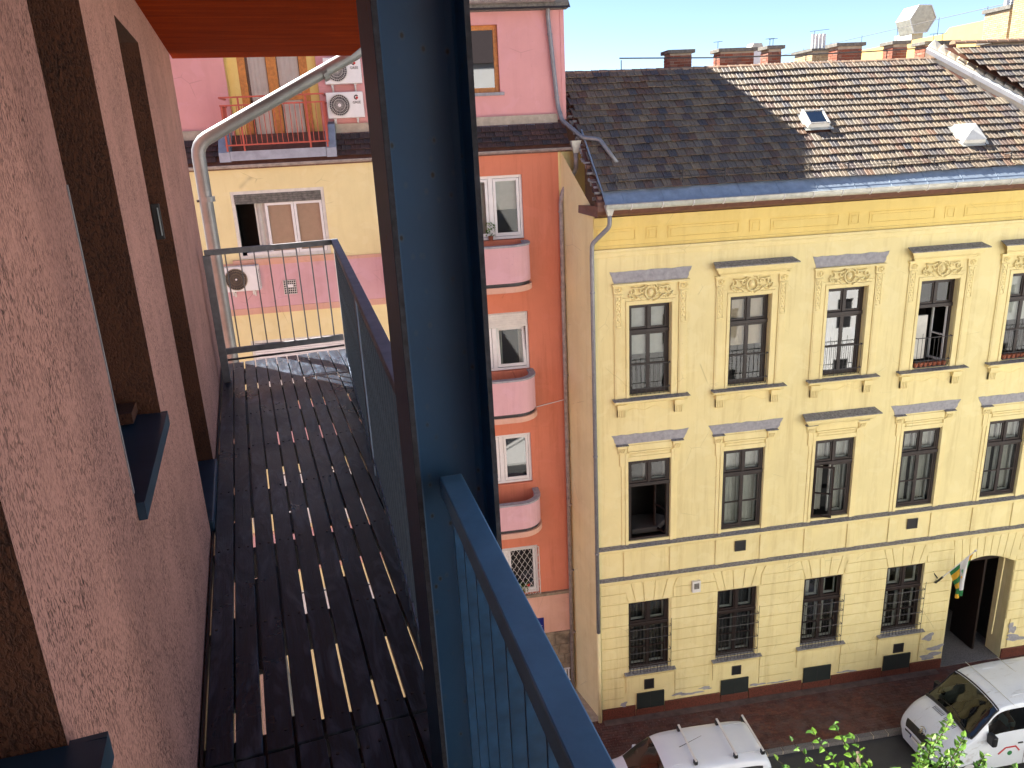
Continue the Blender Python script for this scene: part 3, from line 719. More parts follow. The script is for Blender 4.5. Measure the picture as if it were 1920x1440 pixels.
# ---- roof
EY, EZ, PIT = 18.52, 15.46, R_(40); RY, RZ = 22.29, 18.63
du = Vector((0, math.cos(PIT), math.sin(PIT))); dn = Vector((0, -math.sin(PIT), math.cos(PIT)))
P0 = Vector((0, EY, EZ)); RL = (RY-EY)/math.cos(PIT)
def xr(s): return 19.55-(19.55-16.13)*min(1, s/RL)*1.0
rf = MB().add([(4.95,EY,EZ-.05),(19.5,EY,EZ-.05),(16.13,RY,RZ-.05),(4.95,RY,RZ-.05)], [(0,1,2,3)]).add([(4.95,RY,RZ-.05),(16.2,RY,RZ-.05),(16.2,RY+5,RZ-4.4),(4.95,RY+5,RZ-4.4)], [(0,1,2,3)]).build('roof', M['fascia'], H)
rf.name = 'roof_deck'
# one tile: ribbed, thick at the lower edge
tw, tlen = .232, .345
prof = [(0,.012),(.018,.026),(.036,.012),(.11,.010),(.122,.020),(.134,.010),(.218,.010),(.232,.004)]
def tile_geo(m, o, ex, ey, ez, skew=0):
    vs = []
    for s, th in ((0, 1), (tlen, 1)):
        for (a_, h_) in prof: vs.append(o+ex*(a_-tw/2)+ey*(s+(skew*a_ if s == 0 else 0))+ez*(h_+(.046 if s == 0 else .0)))
    n = len(prof); m.add(vs+[vs[0]-ez*.016, vs[n-1]-ez*.014], [(i, i+1, n+i+1, n+i) for i in range(n-1)]+[(2*n, 2*n+1)+tuple(range(n-1, -1, -1)), (2*n, 0, n)])
m = MB(); tile_geo(m, Vector((0,0,0)), Vector((1,0,0)), Vector((0,1,0)), Vector((0,0,1)), .05)
to = m.build('tile', M['tile'], None); tme = to.data; bpy.data.objects.remove(to)
NR = 17; ex = Vector((1,0,0)); exp_ = (RL-.30)/NR
rest = MB(); k = 0
sky_l = [(11.14,11.80,16.83,17.22),(15.2,15.9,16.22,16.65)]
for r in range(NR):
    s = .26+r*exp_; x = 5.16+(.1 if r % 2 else 0)-(.15*r/NR)
    wav = random.uniform(-.004,.004)
    while x < xr(s+.2)-.2:
        o = P0+du*(s+random.uniform(-.014,.014)+.018*math.sin(x*.9+r))+Vector((x,0,0))+dn*(.012+.006*math.sin(x*1.3+r*.7))
        zc = o.z+.1
        if any(a_-.02 < x < b_+.02 and c_-.1 < zc < d_+.02 for a_, b_, c_, d_ in sky_l): x += tw; continue
        if k < 300:
            inst('tile', tme, H, o, (PIT+random.uniform(-.02,.03), random.uniform(-.012,.012), random.uniform(-.025,.025)))
        else:
            j1 = random.uniform(-.02,.02); e2 = Vector((1,j1,0)).normalized(); u2 = (du+ex*random.uniform(-.02,.02)).normalized()
            tile_geo(rest, o, e2, u2, dn, random.uniform(.0,.09))
        k += 1; x += tw+random.uniform(-.001,.004)
rest.build('tiles', M['tile'], H, kind='stuff')
x = 5.0; i = 0
while x < 16.1:
    m = MB(); n = 6; L = .345; vs = []
    for xx, r_, dz in ((x, .115, 0), (x+L+.03, .095, .0)):
        for q in range(n+1):
            a_ = math.pi*q/n; vs.append((xx, RY+.02-r_*math.cos(a_)*1.15, RZ-.06+dz+r_*math.sin(a_)*.85))
    m.add(vs, [(q, q+1, n+2+q, n+1+q) for q in range(n)]+[tuple(range(n+1))])
    m.build('ridge_tile', M['ridge'], H, smooth=False); x += L
# stepped, crumbling verge on the left
rs = random.Random(11)
for r in range(22):
    s = r/22*RL*.98; p = P0+du*s
    xv = 5.04-.09*(s/RL)
    for q in range(3):
        L = rs.uniform(.05,.13); yy = p.y+rs.uniform(0,.12); hz = rs.uniform(.05,.10); zz = p.z-.14+q*.07+rs.uniform(-.02,.02)
        MB().box(xv-L, xv+.06, yy, yy+rs.uniform(.07,.14), zz, zz+hz).build('verge_stone', (M['slate'], M['scar'], M['tile_dark'], M['fascia'])[rs.randrange(4)], H, bevel=.012)
MB().beam((5.12, EY+.02, EZ+.08), (5.06, RY-1.9, RZ-1.52), .03, .05).build('verge_strip', M['zinc'], H)
MB().prism([(EY-.13, EZ-.09),(EY+.235, EZ+.205),(EY+.235,EZ+.18),(EY-.13,EZ-.115)], 5.12, 19.5, 'x').build('eaves_flashing', M['zinc'], H)
for k in range(14): MB().prism([(EY-.125, EZ-.075),(EY+.22, EZ+.205),(EY+.22,EZ+.19),(EY-.125,EZ-.09)], 5.6+k, 5.614+k, 'x').build('flashing_seam', M['zinc'], H)
# gutter (half round) + brackets, fascia
gt = MB(); n = 8; gy, gz, gr_ = 18.385, 15.362, .098; vs = []
for x in (5.12, 19.4):
    for q in range(n+1): a_ = math.pi+math.pi*q/n; vs.append((x, gy+gr_*math.cos(a_), gz+gr_*1.45*math.sin(a_)))
gt.add(vs, [(q, q+1, n+2+q, n+1+q) for q in range(n)]+[tuple(range(n+1)), tuple(range(2*n+1, n, -1))])
gt.tube([(5.12,gy-gr_,gz),(19.4,gy-gr_,gz)], .012, 6)
go = gt.build('gutter', M['gutter'], H, smooth=True)
for k in range(18):
    x = 5.75+k*.78; MB().tube([(x, gy+(gr_+.006)*math.cos(math.pi+math.pi*q/6), gz+(gr_*1.45+.006)*math.sin(math.pi+math.pi*q/6)) for q in range(7)], .013, 5).build('gutter_bracket', M['white'], go)
x = 4.95
while x < 19.4:
    MB().prism([(FY-.001,15.02),(FY-.22,15.10),(FY-.30,15.20),(FY-.30,15.42),(FY-.001,15.42)], x, x+2.38, 'x').build('fascia_board', M['fascia'], H); x += 2.385
MB().add([(4.95,FY-.28,15.06),(4.60,FY+.25,15.16),(4.62,FY+.3,15.34),(4.95,FY-.28,15.33),(4.95,FY+.2,15.06),(4.95,FY+.2,15.33)], [(0,1,2,3),(0,4,1),(3,2,5),(1,4,5,2)]).build('cornice_return', M['fascia'], H)
# snow guard rods
for x in (5.5,7.2,8.3,9.4,10.55,11.6,12.8,14.0,15.0,16.2,17.3):
    p = P0+du*.36+Vector((x,0,0)); g = MB(); g.tube([p, p+Vector((0,0,.36))], .014, 5); g.tube([p+Vector((0,0,.30)), p+du*.35+dn*.05], .010, 5); g.build('snow_guard_post', M['iron'], H)
MB().tube([P0+du*.36+Vector((5.5,0,.22)), P0+du*.36+Vector((17.3,0,.22))], .007, 5).build('snow_guard_rod', M['iron'], H)
# skylights
for (a_, b_, zc, zd), lab in zip(sky_l, ('glazed skylight', 'white domed roof hatch')):
    s0 = (zc-EZ)/math.sin(PIT); s1 = (zd-EZ)/math.sin(PIT)
    def Q(x, s, h): v = P0+du*s+dn*h; return (x, v.y, v.z)
    m = MB(); vs = [Q(a_,s0,.02),Q(b_,s0,.02),Q(b_,s1,.02),Q(a_,s1,.02),Q(a_+.04,s0+.04,.15),Q(b_-.04,s0+.04,.15),Q(b_-.04,s1-.02,.15),Q(a_+.04,s1-.02,.15)]
    m.add(vs, [(0,1,5,4),(1,2,6,5),(2,3,7,6),(3,0,4,7)]); o = m.build('skylight', M['grime_white'], H, label=lab)
    m = MB().add([Q(a_-.08,s0-.1,.055),Q(b_+.08,s0-.1,.055),Q(b_+.08,s1+.06,.055),Q(a_-.08,s1+.06,.055)], [(0,1,2,3)]); m.build('skylight_flashing', M['gutter'], o)
    if 'glazed' in lab:
        m = MB()
        m.beam(Q(a_+.06,s0+.06,.165),Q(b_-.06,s0+.06,.165),.06,.03); m.beam(Q(a_+.06,s1-.04,.165),Q(b_-.06,s1-.04,.165),.06,.03); m.beam(Q(a_+.06,s0,.165),Q(a_+.06,s1,.165),.05,.03); m.beam(Q(b_-.06,s0,.165),Q(b_-.06,s1,.165),.05,.03)
        m.build('skylight_frame', M['grime_white'], o); MB().add([Q(a_+.06,s0+.06,.16),Q(b_-.06,s0+.06,.16),Q(b_-.06,s1-.04,.16),Q(a_+.06,s1-.04,.16)], [(0,1,2,3)]).build('pane', M['mirror_glass'], o)
    else:
        c = ((a_+b_)/2, (s0+s1)/2); MB().add([Q(a_+.02,s0+.02,.155),Q(b_-.02,s0+.02,.155),Q(b_-.02,s1-.0,.155),Q(a_+.02,s1-.0,.155),Q(c[0],c[1],.235)], [(0,1,4),(1,2,4),(2,3,4),(3,0,4)]).build('dome', M['grime_white'], o)
# fire wall with its white capping, mortar teeth and the neighbour's higher roof
A_ = Vector((16.13,RY,RZ)); Bv = Vector((19.6,EY-.05,EZ)); fd = (Bv-A_); nrm = Vector((fd.y*-1, fd.x, 0)).normalized()
if nrm.x < 0: nrm = -nrm
A_ = A_-fd*.035
def F(t, o, h): return A_+fd*t+nrm*o+Vector((0,0,h))
fw = MB(); fw.add([F(0,0,-.4),F(1,0,-.4),F(1,0,.16),F(0,0,.16),F(0,.80,-.4),F(1,.80,-.4),F(1,.80,.34),F(0,.80,.34)], [(0,1,2,3),(5,4,7,6),(3,2,6,7),(4,0,3,7)])
fw.build('fire_wall', M['cream'], H)
for k in range(4): MB().add([F(k/4+.003,-.03,.175+.006*k),F((k+1)/4+.01,-.03,.175+.006*k),F((k+1)/4+.01,.20,.235+.006*k),F(k/4+.003,.20,.235+.006*k),F(k/4+.003,-.03,.06),F((k+1)/4+.01,-.03,.06)], [(0,1,2,3),(4,5,1,0)]).build('white_flashing', M['white'], H)
for k in range(20):
    t = k/20
    MB().add([F(t,.24,.245),F(t+1/20,.24,.245),F(t+1/20-.004,.26,.28),F(t+.01,.30,.32),F(t,.98,.36),F(t+1/20,.98,.36),F(t+1/20-.006,.98,.42),F(t+.004,.98,.49)], [(0,1,2,3),(2,6,7,3),(0,3,7,4),(1,5,6,2),(4,7,6,5)]).build('mortar_tooth', M['cream'], H)
# ---- chimneys
bme = {}
def bricks(ch, x0, x1, y0, y1, z0, z1, mat):
    bl, bh = .245, .067
    for face in ('front', 'left'):
        L = (x1-x0) if face == 'front' else (y1-y0)
        n = max(1, round(L/bl)); w_ = L/n
        for r in range(int((z1-z0)/.078)):
            z = z0+.005+r*.078; e = 0 if r % 2 else 1
            edges = [0]+[w_*(k+(.5 if e else 0)) for k in range(1 if not e else 0, n+1) if 0 < w_*(k+(.5 if e else 0)) < L]+[L]
            for q in range(len(edges)-1):
                a_, b_ = edges[q]+.006, edges[q+1]-.006
                if b_-a_ < .03: continue
                key = (face, round(b_-a_, 3), mat)
                if key not in bme:
                    m = MB()
                    if face == 'front': m.box(-(b_-a_)/2, (b_-a_)/2, -.012, .03, 0, bh)
                    else: m.box(-.012, .03, -(b_-a_)/2, (b_-a_)/2, 0, bh)
                    o = m.build('brick', M[mat], None); bme[key] = o.data; bpy.data.objects.remove(o)
                j_ = random.uniform(-.004,.004)
                loc = (x0+(a_+b_)/2, y0+j_, z) if face == 'front' else (x0+j_, y0+(a_+b_)/2, z)
                inst('brick', bme[key], ch, loc)
def chimney(x0, x1, ztop, lab=None, y0=23.2, dep=.5, mat='brick', zb=17.2, parent=None, cap=.10, vis=18.5):
    ch = MB().box(x0+.004, x1-.004, y0+.004, y0+dep, zb, ztop-cap).build('chimney', M['mortar'], parent or H, label=lab)
    bricks(ch, x0, x1, y0, y0+dep, vis, ztop-cap-.01, mat)
    MB().box(x0-.09, x1+.08, y0-.08, y0+dep+.08, ztop-cap, ztop).build('chimney_cap', M['capstone'], ch, bevel=.012)
    return ch
for x0, x1, zt in ((8.44,9.10,19.2),(9.98,11.02,19.19),(11.48,11.88,19.22),(13.68,14.46,19.22),(15.48,15.94,19.22)): chimney(x0, x1, zt)
chimney(16.55, 17.58, 19.18); chimney(18.78, 20.4, 19.14)
for x, y_, zz in ((10.0,23.45,19.19),(11.6,23.4,19.22),(11.75,23.5,19.22),(17.3,23.5,19.2),(17.0,23.5,19.2)):
    m = MB(); m.tube([(x,y_,zz),(x,y_,zz+.2)], .009, 5); m.tube([(x-.14,y_,zz+.2),(x+.14,y_,zz+.22)], .007, 5); m.build('aerial', M['iron'], H)
m = MB(); m.tube([(6.75,22.62,18.98),(9.5,22.62,18.9),(12.2,22.62,18.88),(14.2,22.62,18.9),(16.5,22.62,18.95)], .018, 6)
ro = m.build('roof_handrail', M['iron'], H)
for x in (6.8,9.6,12.35,14.9,16.4): MB().tube([(x,22.62,18.4),(x,22.62,18.93)], .014, 5).build('rail_post', M['iron'], ro)
# yellow house downpipe
def pipe(name, pts, r, mat, parent, rings=(), n=12, hopper=None):
    # smooth elbows
    P = [Vector(p) for p in pts]; out = [P[0]]
    for i in range(1, len(P)-1):
        a_ = (P[i-1]-P[i]).normalized(); b_ = (P[i+1]-P[i]).normalized(); d_ = min(r*1.8, (P[i-1]-P[i]).length*.4, (P[i+1]-P[i]).length*.4)
        for t in (0, .25, .5, .75, 1): out.append((P[i]+a_*d_)*(1-t)**2+P[i]*2*t*(1-t)+(P[i]+b_*d_)*t**2)
    out.append(P[-1]); m = MB().tube(out, r, n); o = m.build(name, mat, parent, smooth=True)
    for c, d_ in rings:
        c = Vector(c); d_ = Vector(d_).normalized(); MB().tube([c-d_*.022, c+d_*.022], r*1.18, n).build('pipe_clamp', mat, o)
    return o
pp = pipe('downpipe', [(5.22,18.40,15.25),(5.22,18.40,14.84),(4.84,18.66,14.42),(4.83,18.66,14.1),(4.83,18.66,3.2)], .055, M['pipe_silver'], H, [((4.83,18.66,13.2),(0,0,1)),((4.83,18.66,8.75),(0,0,1)),((4.83,18.66,5.8),(0,0,1))])
pipe('downpipe', [(4.83,18.66,3.2),(4.83,18.66,.05)], .058, M['sidewall'], H)
MB().add([(5.10,18.30,15.34),(5.34,18.30,15.34),(5.34,18.50,15.34),(5.10,18.50,15.34),(5.17,18.35,15.1),(5.27,18.35,15.1),(5.27,18.45,15.1),(5.17,18.45,15.1)], [(0,1,5,4),(1,2,6,5),(2,3,7,6),(3,0,4,7)]).build('rainwater_hopper', M['gutter'], H)

# neighbour's higher roof right of the fire wall
N = thing('neighbour_roof', 'brown tiled roof rising beyond the white capped fire wall', 'roof', (18, 20, 16))
rest = MB(); rid = []
for r in range(17):
    s = .26+r*exp_; x = 16.13+(19.6-16.13)*(1-s/RL)+.42
    while x < 23:
        o = P0+du*s+Vector((x,0,0))+dn*.30; tile_geo(rest, o, ex, du, dn, random.uniform(0,.08)); x += tw+.002
rest.build('tiles', M['tile'], N, kind='stuff')
MB().add([(19.9,EY,EZ+.24),(24,EY,EZ+.24),(24,RY,RZ+.26),(16.5,RY,RZ+.26)], [(0,1,2,3)]).build('roof_deck', M['fascia'], N)
x = 16.75
while x < 21:
    m = MB(); n = 6; vs = []
    for xx, r_ in ((x, .12), (x+.375, .10)):
        for q in range(n+1): a_ = math.pi*q/n; vs.append((xx, RY-r_*math.cos(a_)*1.15, RZ+.36+r_*math.sin(a_)*.85))
    m.add(vs, [(q, q+1, n+2+q, n+1+q) for q in range(n)]+[tuple(range(n+1))]); m.build('ridge_tile', M['ridge'], N); x += .345
# ================================================================== THE ORANGE AND PINK HOUSE (left, set back)
OY = 20.37
O = thing('painted_apartment_house', 'pink, orange and yellow rendered apartment house with rounded balconies and mansard roof', 'building', (0, OY, 0))
ow = [(1.45,3.45,14.45,16.10),(1.45,3.45,10.85,12.50),(1.45,3.38,7.42,8.96),(1.45,3.44,3.67,5.34)]
lw = [(-3.84,-1.58,14.42,16.08),(-3.89,-1.44,10.62,12.30),(-3.89,-1.44,6.9,8.55),(-3.89,-1.44,3.2,4.8),(-9.3,-6.9,14.42,16.08),(-9.3,-6.9,10.62,12.3),(-9.3,-6.9,6.9,8.55)]
m = MB(); holes_wall(m, -.3, 4.42, 3.69, 16.62, OY, ow[:3]+[(1.45,3.44,3.69,5.34)], .16); m.build('orange_wall', M['orange'], O)
m = MB(); holes_wall(m, -13, -.3, -.1, 16.62, OY, lw, .12); m.build('yellow_wall', M['lyellow'], O)
m = MB(); m.quad((4.42,OY,-.1),(5.2,OY+.3,-.1),(5.2,OY+.3,16.6),(4.42,OY,16.6)); m.build('return_wall', M['sidewall'], O)
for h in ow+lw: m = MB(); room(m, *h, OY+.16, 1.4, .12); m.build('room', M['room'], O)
for z0 in (13.03, 9.25, 5.5):
    MB().box(-13,-.3,OY-.035,OY-.0005,z0+.14,z0+1.22).build('pink_band', M['lpink'], O)
    MB().box(-13,-.3,OY-.055,OY-.0005,z0-.02,z0+.14).build('band_moulding', M['peach'], O)
    MB().box(-13,-.3,OY-.05,OY-.0005,z0+1.22,z0+1.30).build('band_moulding', M['peach'], O)
MB().box(-.3,4.40,OY-.06,OY-.0,2.26,3.60).build('peach_panel', M['peach'], O)
MB().box(-.3,4.44,OY-.10,OY-.0005,3.60,3.69).build('panel_moulding', M['stone'], O)
MB().box(-.3,4.44,OY-.10,OY-.0005,2.15,2.26).build('panel_moulding', M['stone'], O)
MB().box(4.33,4.44,OY-.09,OY-.0,2.26,3.60).build('panel_moulding', M['peach'], O)
rs = random.Random(5)
for r in range(6):
    x = -.3
    while x < 4.4:
        L = min(rs.uniform(.3,.6), 4.42-x); MB().box(x+.006,x+L-.006,OY-.03-rs.uniform(0,.02),OY-.0,r*.36-.05,r*.36+.30).build('base_stone', M['stone'], O, bevel=.012); x += L
MB().box(-.3,4.42,OY-.01,OY+.1,-.1,2.15).build('base_wall', M['mortar'], O)
m = MB()
for k in range(4): m.box(3.95+k*.09,4.0+k*.09,OY-.11,OY-.09,.45,.85)
m.box(3.92,4.3,OY-.12,OY-.085,.42,.45); m.box(3.92,4.3,OY-.12,OY-.085,.85,.88); m.build('gas_grille', M['white'], O)
# white pvc windows on the orange side
def pvc(x0, x1, z0, z1, split, kind, lab=None):
    y = OY+.06; f = MB(); fr = .07
    f.box(x0,x0+fr,y,y+.08,z0,z1); f.box(x1-fr,x1,y,y+.08,z0,z1); f.box(x0+fr,x1-fr,y,y+.08,z1-fr,z1); f.box(x0+fr,x1-fr,y,y+.08,z0,z0+fr); f.box(split-.06,split+.06,y,y+.08,z0+fr,z1-fr)
    wo = f.build('window', M['white'], O, bevel=.006, label=lab); s = MB(); pn = []
    zt = z1-fr
    if kind == 'shutter':
        b = MB().box(x0+fr-.02,x1-fr+.02,y-.03,y+.085,z1-.42,z1-.03).build('shutter_box', M['grime_white'], wo)
        for k in range(6): MB().box(x0+fr-.02,x1-fr+.02,y-.042,y-.031,z1-.40+k*.06,z1-.348+k*.06).build('shutter_slat', M['grime_white'], b)
        zt = z1-.42
    cells = [(x0+fr, split-.06), (split+.06, x1-fr)]
    for i, (a_, b_) in enumerate(cells):
        if kind == 'shutter' and i == 1: continue
        sash(s, a_+.01, b_-.01, z0+fr+.01, zt-.01, y+.01, .07, (), .06); pn.append((a_+.08, b_-.08, z0+fr+.09, zt-.08))
    if s.v: s.build('sash', M['white'], wo, bevel=.004)
    for a_, b_, c_, d_ in pn: MB().quad((a_,y+.04,c_),(b_,y+.04,c_),(b_,y+.04,d_),(a_,y+.04,d_)).build('pane', M['mirror_glass'] if kind == 'mirror' else M['glass'], wo)
    if kind == 'shutter':        # tilted-in sash
        a_, b_ = cells[1]; t = MB(); g = MB(); zb = z0+fr+.02; hh = zt-.02-zb; an = R_(9)
        def T(x, u): return (x, y+.02+u*math.sin(an), zb+u*math.cos(an))
        for (xa, ua, xb, ub) in ((a_+.05,0,a_+.05,hh),(b_-.05,0,b_-.05,hh),(a_+.05,.04,b_-.05,.04),(a_+.05,hh-.04,b_-.05,hh-.04)): t.beam(T(xa,ua), T(xb,ub), .08, .05, (0,-1,.1))
        g.add([T(a_+.09,.09),T(b_-.09,.09),T(b_-.09,hh-.09),T(a_+.09,hh-.09)], [(0,1,2,3)]); t.build('tilted_sash', M['white'], wo); g.build('pane', M['glass'], wo)
        c = MB(); curtain_sheet(c, a_-.02, a_+.18, z0, zt, y+.25, 3, .02); curtain_sheet(c, b_-.18, b_+.02, z0, zt, y+.25, 3, .02); c.build('curtain', M['curtain'], wo)
    if kind in ('curtain',):
        c = MB(); curtain_sheet(c, x0+.05, split, z0+.1, z1-.05, y+.2, 6, .02); curtain_sheet(c, split, x1-.1, z0+.75, z1-.05, y+.16, 2, .004); c.build('curtain', M['curtain'], wo)
    return wo
pvc(1.45,3.45,14.47,16.10,2.62,'curtain'); pvc(1.45,3.45,10.87,12.5,2.50,'shutter'); pvc(1.45,3.38,7.44,8.96,2.52,'mirror'); 
gw = pvc(1.45,3.44,3.70,5.34,2.48,'plain')
m = MB(); x0, x1, z0, z1 = 1.4, 3.46, 3.66, 5.30; y = OY-.05; st = .17
n = int((x1-x0)/st)+1
for s in (-1, 1):
    for k in range(-10, 22):
        pts = []
        for q in range(25):
            z = z0+(z1-z0)*q/24; x = x0+k*st*1.0+s*(z-z0)*.62+.012*math.sin(q*2.6)
            if x0 <= x <= x1: pts.append((x, y, z))
        if len(pts) > 1: m.tube(pts, .0065, 4, cap=False)
for a_, b_ in (((x0,z0),(x1,z0)),((x0,z1),(x1,z1)),((x0,z0),(x0,z1)),((x1,z0),(x1,z1))): m.tube([(a_[0],y,a_[1]),(b_[0],y,b_[1])], .012, 5)
m.build('security_lattice', M['net'], O)
# rounded balconies
def balcony(zt, h, zb, yf=19.42, x1=3.50, x0=.3):
    r = .62; out = [(x0,OY),(x0,yf)]+[(x1-r+r*math.sin(a_*math.pi/16), yf+r-r*math.cos(a_*math.pi/16)) for a_ in range(9)]+[(x1,OY)]
    def off(d):
        res = [(x0+d,OY),(x0+d,yf+d)]+[(x1-r+(r-d)*math.sin(a_*math.pi/16), yf+r-(r-d)*math.cos(a_*math.pi/16)) for a_ in range(9)]+[(x1-d,OY)]; return res
    def strip(o_, i_, z0_, z1_):
        m = MB(); n = len(o_); vs = []
        for lst, z in ((o_, z0_), (o_, z1_), (i_, z1_), (i_, z0_)): vs += [(p[0], p[1], z) for p in lst]
        fs = []
        for k in range(n-1):
            for q in range(4): a_, b_ = q*n, ((q+1) % 4)*n; fs.append((a_+k, a_+k+1, b_+k+1, b_+k))
        m.add(vs, fs); return m
    o = strip(off(0), off(.12), zt-h, zt-.05).build('balcony', M['lpink'], O, smooth=False)
    strip(off(-.025), off(.15), zt-.05, zt).build('coping', M['scar'], o)
    s2 = off(.03); m = MB(); n = len(s2); m.add([(p[0],p[1],zt-h-.09) for p in s2]+[(p[0],p[1],zt-h-.005) for p in s2], [tuple(range(n)), tuple(range(2*n-1, n-1, -1))]+[(k, n+k, n+k+1, k+1) for k in range(n-1)]); m.build('balcony_joint', M['iron'], o)
    s2 = off(-.03); m = MB(); m.add([(p[0],p[1],zb) for p in s2]+[(p[0],p[1],zt-h-.09) for p in s2], [tuple(range(n))[::-1], tuple(range(n, 2*n))]+[(k, k+1, n+k+1, n+k) for k in range(n-1)]); m.build('balcony_slab', M['peach'], o)
    return o
balcony(14.42, .96, 13.22); balcony(10.87, .97, 9.66); balcony(7.23, .80, 6.18)
MB().tube([(3.55,OY-.03,9.72),(4.40,OY-.03,9.86)], .012, 6).build('conduit', M['white'], O)
# left window, top visible row
def lwin(x0, x1, z0, z1, kind):
    y = OY+.03; f = MB(); fr = .08
    f.box(x0,x0+fr,y,y+.07,z0,z1); f.box(x1-fr,x1,y,y+.07,z0,z1); f.box(x0+fr,x1-fr,y,y+.07,z1-fr,z1); f.box(x0+fr,x1-fr,y,y+.07,z0,z0+fr)
    wo = f.build('window', M['grime_white'], O)
    if kind == 'closed':
        for k in range(26):
            zz = z0+fr+k*.058
            if zz+.056 < z1-fr: MB().box(x0+fr,x1-fr,y+.01,y+.03,zz,zz+.05).build('shutter_slat', M['white'], wo)
        return
    for k in range(4): MB().box(x0+fr,x1-fr,y-.02,y+.02,z1-fr-.23+k*.057,z1-fr-.18+k*.057).build('shutter_slat', M['stone'] if False else M['capstone'], wo)
    zt = z1-fr-.24; w3 = (x1-x0-2*fr)/3; s = MB()
    for k in (1, 2):
        a_ = x0+fr+w3*k; sash(s, a_, a_+w3-.01, z0+fr, zt, y+.02, .06, (), .05)
        MB().quad((a_+.06,y+.05,z0+fr+.06),(a_+w3-.07,y+.05,z0+fr+.06),(a_+w3-.07,y+.05,zt-.06),(a_+.06,y+.05,zt-.06)).build('pane', M['glass'], wo)
        MB().quad((a_+.03,y+.13,z0+fr+.0),(a_+w3-.03,y+.13,z0+fr+.0),(a_+w3-.03,y+.13,zt),(a_+.03,y+.13,zt)).build('blind', M['curtain_beige'], wo)
    s.build('sash', M['white'], wo)
    c = MB(); curtain_sheet(c, x0+fr+w3*.62, x0+fr+w3+.06, z0+.1, zt, y+.12, 2, .03); c.build('curtain', M['curtain'], wo)
    m = MB(); m.box(x0+.2,x0+1.0,y-.02,y+.3,z0+fr,z0+fr+.07); m.build('bedding', M['shirt'], wo)
lwin(*lw[0], 'open'); [lwin(*h, 'closed') for h in lw[1:]]
MB().box(-4.0,-1.4,OY-.09,OY+.02,14.33,14.41).build('window_sill', M['peach'], O)
v = MB(); vx0, vx1, vz0, vz1 = -2.86, -2.54, 13.46, 13.83
v.box(vx0,vx1,OY-.05,OY-.036,vz0,vz1); vo = v.build('vent_grille', M['black'], O)
m = MB()
for k in range(7): m.box(vx0,vx1,OY-.06,OY-.0505,vz0+k*.058,vz0+k*.058+.012); m.box(vx0+k*.05,vx0+k*.05+.012,OY-.066,OY-.0602,vz0,vz1)
m.build('grille_bars', M['grime_white'], vo); MB().box(-2.78,-2.62,OY-.075,OY-.0662,13.64,13.72).build('droppings', M['white'], vo)
# gutter, tile band, attic storey
def rgutter(x0, x1, gy, gz, r, par):
    g = MB(); n = 8; vs = []
    for x in (x0, x1):
        for q in range(n+1): a_ = math.pi+math.pi*q/n; vs.append((x, gy+r*math.cos(a_), gz+r*math.sin(a_)))
    g.add(vs, [(q, q+1, n+2+q, n+1+q) for q in range(n)]+[tuple(range(n+1)), tuple(range(2*n+1, n, -1))]); g.tube([(x0,gy-r,gz),(x1,gy-r,gz)], .01, 6)
    o = g.build('gutter', M['pipe_grey'], par, smooth=True)
    k = x0+.5
    while k < x1: MB().tube([(k, gy+(r+.005)*math.cos(math.pi+math.pi*q/6), gz+(r+.005)*math.sin(math.pi+math.pi*q/6)) for q in range(7)], .010, 5).build('gutter_bracket', M['pipe_grey'], o); k += 1.35
rgutter(-13, 4.82, 20.25, 16.70, .07, O)
MB().box(-13,4.42,20.30,OY+.2,16.60,16.66).build('soffit', M['fascia'], O)
mp = math.atan2(.56, .50); mdu = Vector((0, math.cos(mp), math.sin(mp))); mdn = Vector((0, -math.sin(mp), math.cos(mp))); mP = Vector((0, 20.30, 16.74)); k = 0
MB().add([(-13,20.28,16.70),(4.72,20.28,16.70),(4.72,20.92,17.40),(-13,20.92,17.40)], [(0,1,2,3)]).build('mansard_deck', M['fascia'], O)
m = MB(); tile_geo(m, Vector((0,0,0)), ex, Vector((0,1,0)), Vector((0,0,1)), .05); to = m.build('t', M['tile_dark'], None); dme = to.data; bpy.data.objects.remove(to)
rest = MB()
for r in range(4):
    x = 4.60-(.1 if r % 2 else 0)
    while x > -13:
        if not (-3.95 < x < -1.25):
            o_ = mP+mdu*(.02+r*.17)+Vector((x,0,0))+mdn*(.01+random.uniform(0,.01))
            if x > -6 and k < 290: inst('tile', dme, O, o_, (mp+random.uniform(-.05,.05), random.uniform(-.02,.02), random.uniform(-.03,.03)), (1,.62,1)); k += 1
            elif x < -6: tile_geo(rest, o_, ex, mdu*.6, mdn)
        x -= tw*1.0+random.uniform(0,.008)
rest.build('tiles', M['tile_dark'], O, kind='stuff')
MB().box(-13,-3.95,20.86,20.949,17.32,17.55).build('stone_ledge', M['mortar'], O); MB().box(-1.14,4.55,20.86,20.949,17.32,17.55).build('stone_ledge', M['mortar'], O)
MB().prism([(20.80,17.31),(20.949,17.34),(20.949,17.32),(20.80,17.29)], -1.14, 4.6, 'x').build('ledge_flashing', M['zinc'], O)
PY = 20.95
m = MB(); holes_wall(m, -13, 4.75, 16.9, 20.16, PY, [(-3.62,-1.45,16.95,20.0),(.9,3.09,18.14,19.73)], .32); m.build('attic_wall', M['pink'], O)
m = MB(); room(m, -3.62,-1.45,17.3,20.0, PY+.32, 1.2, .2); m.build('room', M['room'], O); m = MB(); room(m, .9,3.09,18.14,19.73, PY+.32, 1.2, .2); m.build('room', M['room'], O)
m = MB(); m.add([(4.75,PY,10),(4.75,31,10),(4.75,31.4,20.16),(4.75,26.1,25.6),(4.75,PY,20.16)], [(0,1,2,3,4)]); m.build('gable_wall', M['pink'], O)
